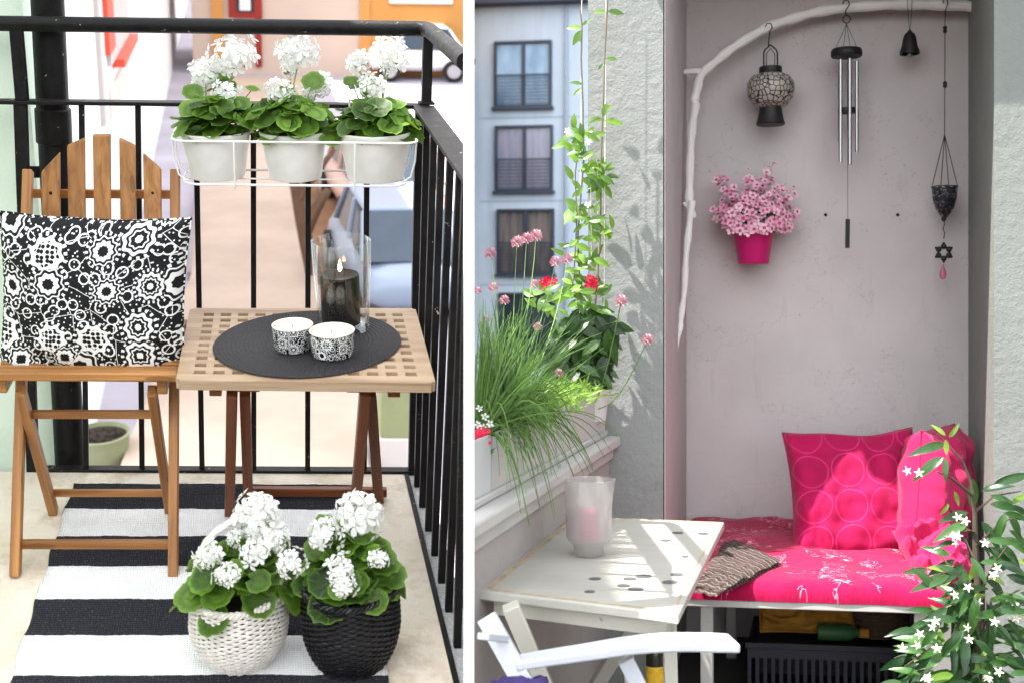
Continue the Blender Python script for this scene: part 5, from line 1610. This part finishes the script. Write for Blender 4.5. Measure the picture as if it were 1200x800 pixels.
DOT = plain('grey_dot_paint', (.085, .085, .09), .5, .05, 10, 0)
for px, py, rp in ((794, 624, 6.5), (824, 625, 6.5), (780, 633, 6), (803, 652, 4), (697, 678, 7), (738, 678, 7.5), (754, 675, 9.5), (793, 673, 7.5), (731, 686, 7.5), (745, 690, 9), (785, 682, 9), (691, 693, 6)):
    p = Q(px, py, c=TC); r = rp / F * (R @ p).y
    m = MB(); m.lathe([(r, .0005), (r, .0015), (.0003, .0016)], (p.x, p.y, TC), 20, caps=False); m.build('painted_dot', DOT, tb, R)
def legR(x0, y0, x1, y1, z0, z1, w, name, mat, root, h=None, floor=True):
    p, q = at_depth(x0, y0, z0), at_depth(x1, y1, z1)
    if floor:
        q = p + (q - p) * ((p.z - 0.0) / (p.z - q.z))
    m = MB(); m.beam(q, p, w, h or w, up=(0, 1, 0)); return m.build(name, mat, root, bevel=.002)
zt0 = (R @ t1).y
legR(598, 709, 637, 800, zt0 + .10, zt0 + .14, .034, 'leg', BW2, tb)
legR(784, 716, 786, 800, zt0 + .10, zt0 + .10, .026, 'leg', BW2, tb)
legR(756, 712, 700, 800, zt0 + .30, zt0 + .55, .030, 'leg', BW2, tb)
legR(731, 712, 738, 800, zt0 + .62, zt0 + .62, .028, 'leg', BW2, tb)
m = MB(); p, r_ = t0.lerp(t1, .06), t0.lerp(t1, .94)
m.beam((p.x, p.y + .05, TC - tt - .019), (r_.x, r_.y + .05, TC - tt - .019), .022, .036); m.build('apron', BW2, tb, R, bevel=.002)
# ---- frosted jar and candle
jb = Q(690, 650, c=TC + .001)
Mj = upright(R, jb.x, jb.y, TC + .001)
zj = Mj.translation.y; kj = zj / F
def m_frost():
    t = NT('frosted_glass')
    a = t.bsdf((.50, .49, .48), .5, spec=.4); b = t.n('BsdfTranslucent'); t.set(b.inputs[0], (.62, .60, .59))
    c = t.n('BsdfTransparent'); t.set(c.inputs[0], (.96, .95, .95))
    return t.done(t.mixsh(.50, t.mixsh(.35, a, b), c))
jr = 28.5 * kj
m = MB(); m.lathe([(.0005, 0), (16.5 * kj, 0), (17.5 * kj, .003), (17.5 * kj, 12 * kj), (24 * kj, 17 * kj), (26.5 * kj, 22 * kj), (27.3 * kj, 60 * kj), (28.6 * kj, 88 * kj), (28.9 * kj, 89 * kj), (27.8 * kj, 89 * kj), (26 * kj, 60 * kj), (25 * kj, 24 * kj), (22 * kj, 18.5 * kj), (.0005, 17 * kj)], n=56, caps=False)
for v in m.v:                                    # poured lip on the right of the rim
    if v.z > 70 * kj and v.x > .7 * jr:
        f = (v.z - 70 * kj) / (19 * kj) * max(0, 1 - (v.y / (.55 * jr)) ** 2)
        v.x += .006 * f; v.z += .003 * f
tag(m.build('frosted_jar', m_frost(), M=Mj, smooth=60), 'frosted white glass jar with a pouring lip on the white table', 'jar')
PCW = plain('pink_wax', sr(224, 16, 104), .5, .04, 10, 0)
cd = thing('pink_candle', 'pink pillar candle standing inside the frosted jar', 'candle', Mj @ V((0, 0, 18.7 * kj)))
m = MB(); m.lathe([(.0005, 18.7 * kj), (12 * kj, 18.7 * kj), (12 * kj, 52 * kj), (10 * kj, 54 * kj), (.0005, 53 * kj)], n=32, caps=False); m.build('wax', PCW, cd, Mj)
m = MB(); m.tube([(0, 0, 53 * kj), (.001, 0, 57 * kj)], .001, 5); m.build('wick', LINER, cd, Mj)
# ---- white armchair
CW = painted('white_chair_paint', (.52, .54, .58), .71, .42)
ac = thing('armchair', 'white folding garden armchair with a curved arm in front of the table', 'chair', at_depth(640, 900, 2.2))
za, zb = 2.14, 2.28
m = MB()
armt = [(604, 771, za), (640, 765, za + .02), (690, 757.5, za + .05), (740, 750, za + .085), (790, 746.5, za + .11), (835, 747, za + .13), (861, 748, zb)]
armw = [.028, .031, .035, .041, .046, .048, .044]
vs, fs = [], []
n = 0
pts = []
for i in range(len(armt) - 1):
    for q in range(5):
        t = q / 5
        g = [V(armt[max(0, min(len(armt) - 1, i + d))]) for d in (-1, 0, 1, 2)]
        e = .5 * (2 * g[1] + (g[2] - g[0]) * t + (2 * g[0] - 5 * g[1] + 4 * g[2] - g[3]) * t * t + (3 * g[1] - g[0] - 3 * g[2] + g[3]) * t ** 3)
        pts.append((e, armw[i] + (armw[i + 1] - armw[i]) * t))
pts.append((V(armt[-1]), armw[-1]))
for e, w_ in pts:
    c = at_depth(e.x, e.y, e.z)
    d = V((-.10, 1, 0)).normalized()
    for s_, h_ in ((-1, 0), (1, 0), (1, -.017), (-1, -.017)): vs.append(c + d * (s_ * w_ * .9) + V((0, 0, h_)))
for i in range(len(pts) - 1):
    for k in range(4): fs.append((i * 4 + k, i * 4 + (k + 1) % 4, i * 4 + 4 + (k + 1) % 4, i * 4 + 4 + k))
fs += [(3, 2, 1, 0), tuple((len(pts) - 1) * 4 + k for k in range(4))]
m.add(vs, fs); m.build('armrest', CW, ac, bevel=.004)
legR(570, 722, 622, 815, za + .02, za - .02, .036, 'back_post', CW, ac, .024)
legR(733, 772, 762, 830, za + .10, za + .10, .030, 'arm_support', CW, ac, .024)
for y in (748,):
    m = MB(); m.beam(at_depth(566, y - 3, za - .10), at_depth(590 + (y - 748) * .5, y, za), .022, .012); m.build('back_slat', CW, ac, bevel=.002)
def mp(): return plain('purple_cotton', sr(56, 40, 96), .9, .1, 9, .2)
p = at_depth(618, 828, 2.02)
pillow('chair_cushion', 'dark purple seat cushion on the white garden armchair', 'cushion', mp(), p, V((1, .2, 0)), V((-.1, 1, .05)), .10, .26, .05, 5, .04, wr=.004)
# ---- stored things under the bench
CRB = plain('dark_blue_plastic', (.006, .007, .015), .5, .1, 10, 0)
bcr = b_bf + .35
x0, x1 = Q(876, 760, b=bcr).x, Q(1060, 760, b=bcr).x
ctp_ = Q(960, 755, b=bcr).z
cr_ = thing('storage_crate', 'dark blue plastic crate with slotted sides on the floor under the bench', 'crate', R @ V(((x0 + x1) / 2, bcr + .17, 0)))
m = MB()
m.box(x0, x1, bcr, bcr + .012, ctp_ - .05, ctp_); m.box(x0, x1, bcr + .34, bcr + .352, 0.002, ctp_); m.box(x0, x1, bcr + .0125, bcr + .3395, .002, .012)
m.box(x0, x0 + .012, bcr + .0125, bcr + .3395, .0125, ctp_); m.box(x1 - .012, x1, bcr + .0125, bcr + .3395, .0125, ctp_)
for i in range(20):
    x = x0 + (x1 - x0 - .012) * i / 19
    m.box(x, x + .012, bcr + .001, bcr + .0115, .013, ctp_ - .0505)
m.box(x0, x1, bcr + .0005, bcr + .0118, .0, .0125)
m.box(x0 + .02, x1 - .02, bcr + .03, bcr + .33, ctp_ - .022, ctp_ - .012)
m.build('crate_body', CRB, cr_, R, smooth=None)
m = MB(); m.box(x0 - .008, x1 + .008, bcr - .008, bcr - .0005, ctp_ - .018, ctp_ + .002); m.build('crate_rim', CRB, cr_, R, bevel=.002)
YEL = plain('yellow_canvas', sr(150, 104, 30), .9, .15, 14, .4, 60)
LGR = plain('leaf_green_plastic', sr(34, 74, 38), .5, .2, 14, .1)
q = Q(945, 736, b=bcr + .14); kq = (R @ q).y / F
pillow('yellow_bag', 'folded yellow canvas bag lying on the dark crate under the bench', 'bag', YEL, R @ V((q.x, q.y, ctp_ + .075)), RH, V((0, .5, .85)), 112 * kq, .15, .10, 21, .04, wr=.02)
gb = Q(980, 752, b=bcr + .05)
gr = thing('green_bottle', 'green plastic bottle with a yellow cap lying on the dark crate', 'bottle', R @ V((gb.x, gb.y, ctp_)))
m = MB(); o = V((gb.x - .06, gb.y, ctp_ + .03)); m.tube([o + V((x, 0, 0)) for x in (0, .004, .10, .12, .135)], [.024, .028, .028, .016, .012], 16); m.build('body', LGR, gr, R)
m = MB(); m.tube([o + V((x, 0, 0)) for x in (.1355, .165)], .016, 12); m.build('cap', YEL, gr, R)
bkq = Q(1030, 740, b=bcr + .16)
WIB = plain('brown_wicker', (.06, .035, .02), .7, .3, 60, .5, 120)
root = thing('wicker_basket', 'round brown wicker basket at the right end of the dark crate', 'basket', R @ V((bkq.x, bkq.y, ctp_)))
m = MB()
for r in range(9):
    rr_ = .075 + .012 * sin(r * .4)
    m.tube([(bkq.x + (rr_ + .003 * cos(9 * a * pi / 30 + pi * r)) * cos(a * pi / 30), bkq.y + (rr_ + .003 * cos(9 * a * pi / 30 + pi * r)) * sin(a * pi / 30), ctp_ + .008 + r * .0145) for a in range(60)], .0085, 6, closed=True)
m.build('body', WIB, root, R)
m = MB(); m.lathe([(.001, .003), (.066, .004), (.07, .12)], (bkq.x, bkq.y, ctp_), 20, caps=False); m.build('liner', LINER, root, R)
bq = Q(768, 790, b=b_bf + .02)
root = thing('bottle', 'dark bottle with a yellow label standing under the white table', 'bottle', R @ V((bq.x, bq.y, 0)))
m = MB(); 
r = 11 * (R @ bq).y / F
topz = Q(768, 726, b=b_bf + .02).z
m.lathe([(.001, 0), (r * .95, 0), (r, .006), (r, topz * .70), (r * .8, topz * .78), (r * .36, topz * .86), (r * .34, topz)], (bq.x, bq.y, 0), 24); m.build('body', plain('dark_bottle_glass', (.02, .016, .012), .12, .1, 10, 0), root, R)
m = MB(); m.lathe([(r * 1.012, topz * .25), (r * 1.012, topz * .62)], (bq.x, bq.y, 0), 24, caps=False); m.build('label', plain('yellow_label', sr(230, 180, 50), .6, .35, 30, 0), root, R)
m = MB(); m.lathe([(r * .4, topz * .97), (r * .4, topz + .008), (.0005, topz + .009)], (bq.x, bq.y, 0), 16, caps=False); m.build('cap', YEL, root, R)
# ---- jasmine in front of the right wall
JL = leafmat('jasmine_leaf', (.008, .032, .010), (.055, .14, .03), .25, .2)
JN = leafmat('young_jasmine_leaf', (.12, .24, .03), (.24, .38, .07), .35, .35)
JF = petal('jasmine_petal', (.82, .80, .68), (.74, .70, .55), .25)
zj_ = 3.02
base = at_depth(1150, 800, zj_); base.z = .22
jas = thing('jasmine', 'white flowering star jasmine climbing in front of the right wall', 'plant', V((base.x, base.y, 0)))
ks2 = zj_ / F
m = MB()
def jp(px, py, dz=0): return at_depth(px, py, zj_ + dz)
main = [base, jp(1152, 790), jp(1148, 740), jp(1146, 690), jp(1143, 640), jp(1142, 600), jp(1138, 565), jp(1128, 540), jp(1110, 520), jp(1098, 508)]
m.tube(main, [.012, .011, .010, .009, .008, .006, .004, .003, .002, .0016], 8)
side_ = [((1143, 640), (1175, 610), (1190, 606)), ((1142, 600), (1165, 580), (1196, 575)), ((1146, 690), (1110, 660), (1095, 640)), ((1148, 740), (1100, 720), (1085, 745)), ((1150, 770), (1090, 760), (1060, 780)),
         ((1148, 740), (1175, 700), (1196, 690)), ((1150, 770), (1180, 765), (1200, 760)), ((1140, 580), (1115, 560), (1098, 552)), ((1144, 660), (1125, 620), (1110, 590)), ((1146, 700), (1165, 660), (1180, 640)), ((1150, 790), (1110, 790), (1075, 800))]
for s3 in side_: m.tube([jp(s3[0][0], s3[0][1]), jp(s3[1][0], s3[1][1], random.uniform(-.12, .06)), jp(s3[2][0], s3[2][1], random.uniform(-.15, .08))], [.004, .003, .0015], 6)
m.build('stems', plain('jasmine_stem', (.07, .05, .035), .8, .25, 30, .3), jas)
m, mn = MB(), MB()
def jleaf(px, py, dx, dy, l, mb=None, dz=None, w=.34):
    dz = random.uniform(-.16, .08) if dz is None else dz
    p = jp(px, py, dz)
    lance_leaf(mb or m, p, V((dx, random.uniform(-.6, .3), -dy)), V((random.uniform(-.4, .4), -1, random.uniform(.2, 1.1))), l * ks2, l * w * .82 * ks2, random.uniform(.15, .55), .3, 6, peak=.42)
for px, py, dx, dy, l in ((1108, 520, -1, .05, 44), (1106, 535, -.9, .5, 42), (1108, 536, -.2, .9, 26), (1140, 560, .1, .9, 46), (1135, 600, -1, .15, 40), (1135, 612, -1, .3, 44), (1150, 575, .5, -.3, 36), (1160, 580, .8, .2, 30), (1178, 600, -.4, 1, 38), (1182, 600, .5, 1, 34), (1170, 565, 1, -.35, 40), (1160, 590, 1, .05, 36), (1190, 630, .8, .6, 34), (1150, 610, .5, .8, 40), (1160, 640, .8, .5, 40), (1120, 655, -.8, .5, 38), (1130, 665, -.2, 1, 44)): jleaf(px, py, dx, dy, l)
for px, py, dx, dy, l in ((1108, 510, -.7, -.7, 20), (1112, 512, .5, -.8, 20), (1108, 514, .2, .8, 22), (1122, 668, -.9, -.2, 34), (1118, 672, -.6, .4, 22), (1118, 575, .4, .9, 20), (1112, 590, -.5, .7, 16), (1185, 590, .8, -.5, 26)): jleaf(px, py, dx, dy, l, mn)
def region(y):
    return [(560, 1120, 1165), (600, 1108, 1190), (640, 1105, 1192), (680, 1100, 1195), (720, 1082, 1196), (760, 1058, 1200), (830, 1050, 1205)]
def xr(y):
    r = region(y)
    for (ya, a0, a1), (yb, b0, b1) in zip(r, r[1:]):
        if ya <= y <= yb:
            t = (y - ya) / (yb - ya); return a0 + (b0 - a0) * t, a1 + (b1 - a1) * t
    return r[-1][1:] if y > 700 else r[0][1:]
for i in range(265):
    y = 560 + 270 * (random.random() ** .5)
    x0_, x1_ = xr(y)
    if y < 690 and random.random() < .35: continue
    x = random.uniform(x0_, x1_) if random.random() < .5 else random.gauss(1140, 24)
    jleaf(x, y, (x - 1140) / 40 + random.uniform(-.8, .8), random.uniform(-.4, .9), random.uniform(24, 44), m if random.random() < .93 else mn)
m.build('leaves', JL, jas, smooth=60); mn.build('young_leaves', JN, jas, smooth=60)
fl = [(1072, 555), (1110, 628), (1128, 612), (1150, 602), (1122, 628), (1160, 640), (1118, 655), (1136, 690), (1150, 682), (1082, 748), (1066, 765), (1164, 740), (1142, 742), (1180, 760), (1146, 700), (1160, 727), (1072, 776), (1100, 764), (1120, 782), (1164, 790), (1184, 720), (1110, 705), (1095, 735), (1128, 722), (1172, 668), (1088, 790), (1140, 772), (1115, 690), (1155, 660)]
m = MB()
for i_, (x, y) in enumerate(fl):
    if i_ % 5 in (1, 3): continue
    dz = random.uniform(-.20, -.10)
    for q in range(random.choice((1, 2, 2, 3, 4))):
        p = jp(x + random.uniform(-9, 9), y + random.uniform(-8, 8), dz)
        u, w_, nn = basis(V((random.uniform(-.6, .6), -1, random.uniform(-.2, .9))))
        rv = random.random()
        for k in range(5):
            a = 2 * pi * k / 5
            lance_leaf(m, p, u * cos(a) + w_ * sin(a) + nn * .25, nn, 5.8 * ks2, 2.4 * ks2, .3, .2, 3, rnd=rv)
m.build('blossoms', JF, jas, smooth=None)
m = MB(); m.lathe([(.001, .002), (.11, .002), (.14, .24), (.148, .245), (.145, .26), (.132, .26), (.125, .22)], (base.x, base.y, 0), 32, caps=False); m.build('pot', plain('terracotta', (.32, .13, .07), .8, .15, 10, .2), jas)
m = MB(); m.lathe([(.001, .225), (.126, .22)], (base.x, base.y, 0), 24, caps=False); m.build('soil', SOIL, jas)
# ================================================================== light, sky, camera
SUN_TRAVEL = V((.44, .17, -.88)).normalized()
el = math.asin(-SUN_TRAVEL.z)
SUN_STRENGTH, SKY_STRENGTH, EXPO = 2.6, .15, 2.45
s = bpy.data.lights.new('sun', 'SUN'); s.energy = SUN_STRENGTH; s.angle = radians(.55); s.color = (1, .955, .88)
so = bpy.data.objects.new('sun', s); COL.objects.link(so); so.location = (-4, -3, 8)
so.rotation_euler = SUN_TRAVEL.to_track_quat('-Z', 'Y').to_euler()
w = bpy.data.worlds.new('World'); SC.world = w; w.use_nodes = True
nt = w.node_tree
bg = nt.nodes['Background']
sky = nt.nodes.new('ShaderNodeTexSky'); sky.sky_type = 'NISHITA'; sky.sun_disc = False
sky.sun_elevation = el
# Blender: rotation 0 puts the sun towards +Y, positive turns it clockwise seen from above
sky.sun_rotation = atan2(-SUN_TRAVEL.x, -SUN_TRAVEL.y)
sky.air_density = 1.0; sky.dust_density = 1.2
hs = nt.nodes.new('ShaderNodeHueSaturation'); hs.inputs['Saturation'].default_value = .16
nt.links.new(sky.outputs[0], hs.inputs['Color']); nt.links.new(hs.outputs[0], bg.inputs[0]); bg.inputs[1].default_value = SKY_STRENGTH
cam = bpy.data.cameras.new('camera'); co_ = bpy.data.objects.new('camera', cam); COL.objects.link(co_)
co_.location = CAM; co_.rotation_euler = (radians(90), 0, 0)
cam.sensor_fit = 'HORIZONTAL'; cam.sensor_width = 36; cam.lens = F / 1200 * 36
cam.shift_y = -(400 - CY) / 1200
cam.clip_start = .05; cam.clip_end = 500
cam.dof.use_dof = True; cam.dof.focus_distance = 3.15; cam.dof.aperture_fstop = 4.6
SC.camera = co_
SC.view_settings.view_transform = 'Standard'; SC.view_settings.look = 'None'
SC.view_settings.exposure = EXPO; SC.view_settings.gamma = 1; SC.view_settings.use_curve_mapping = False
SC.render.engine = 'CYCLES'
SC.cycles.max_bounces = 10; SC.cycles.diffuse_bounces = 5; SC.cycles.transmission_bounces = 10; SC.cycles.transparent_max_bounces = 10
SC.cycles.use_denoising = True
SC.cycles.caustics_reflective = False; SC.cycles.caustics_refractive = False
SC.cycles.sample_clamp_indirect = 6
SC.cycles.use_adaptive_sampling = True
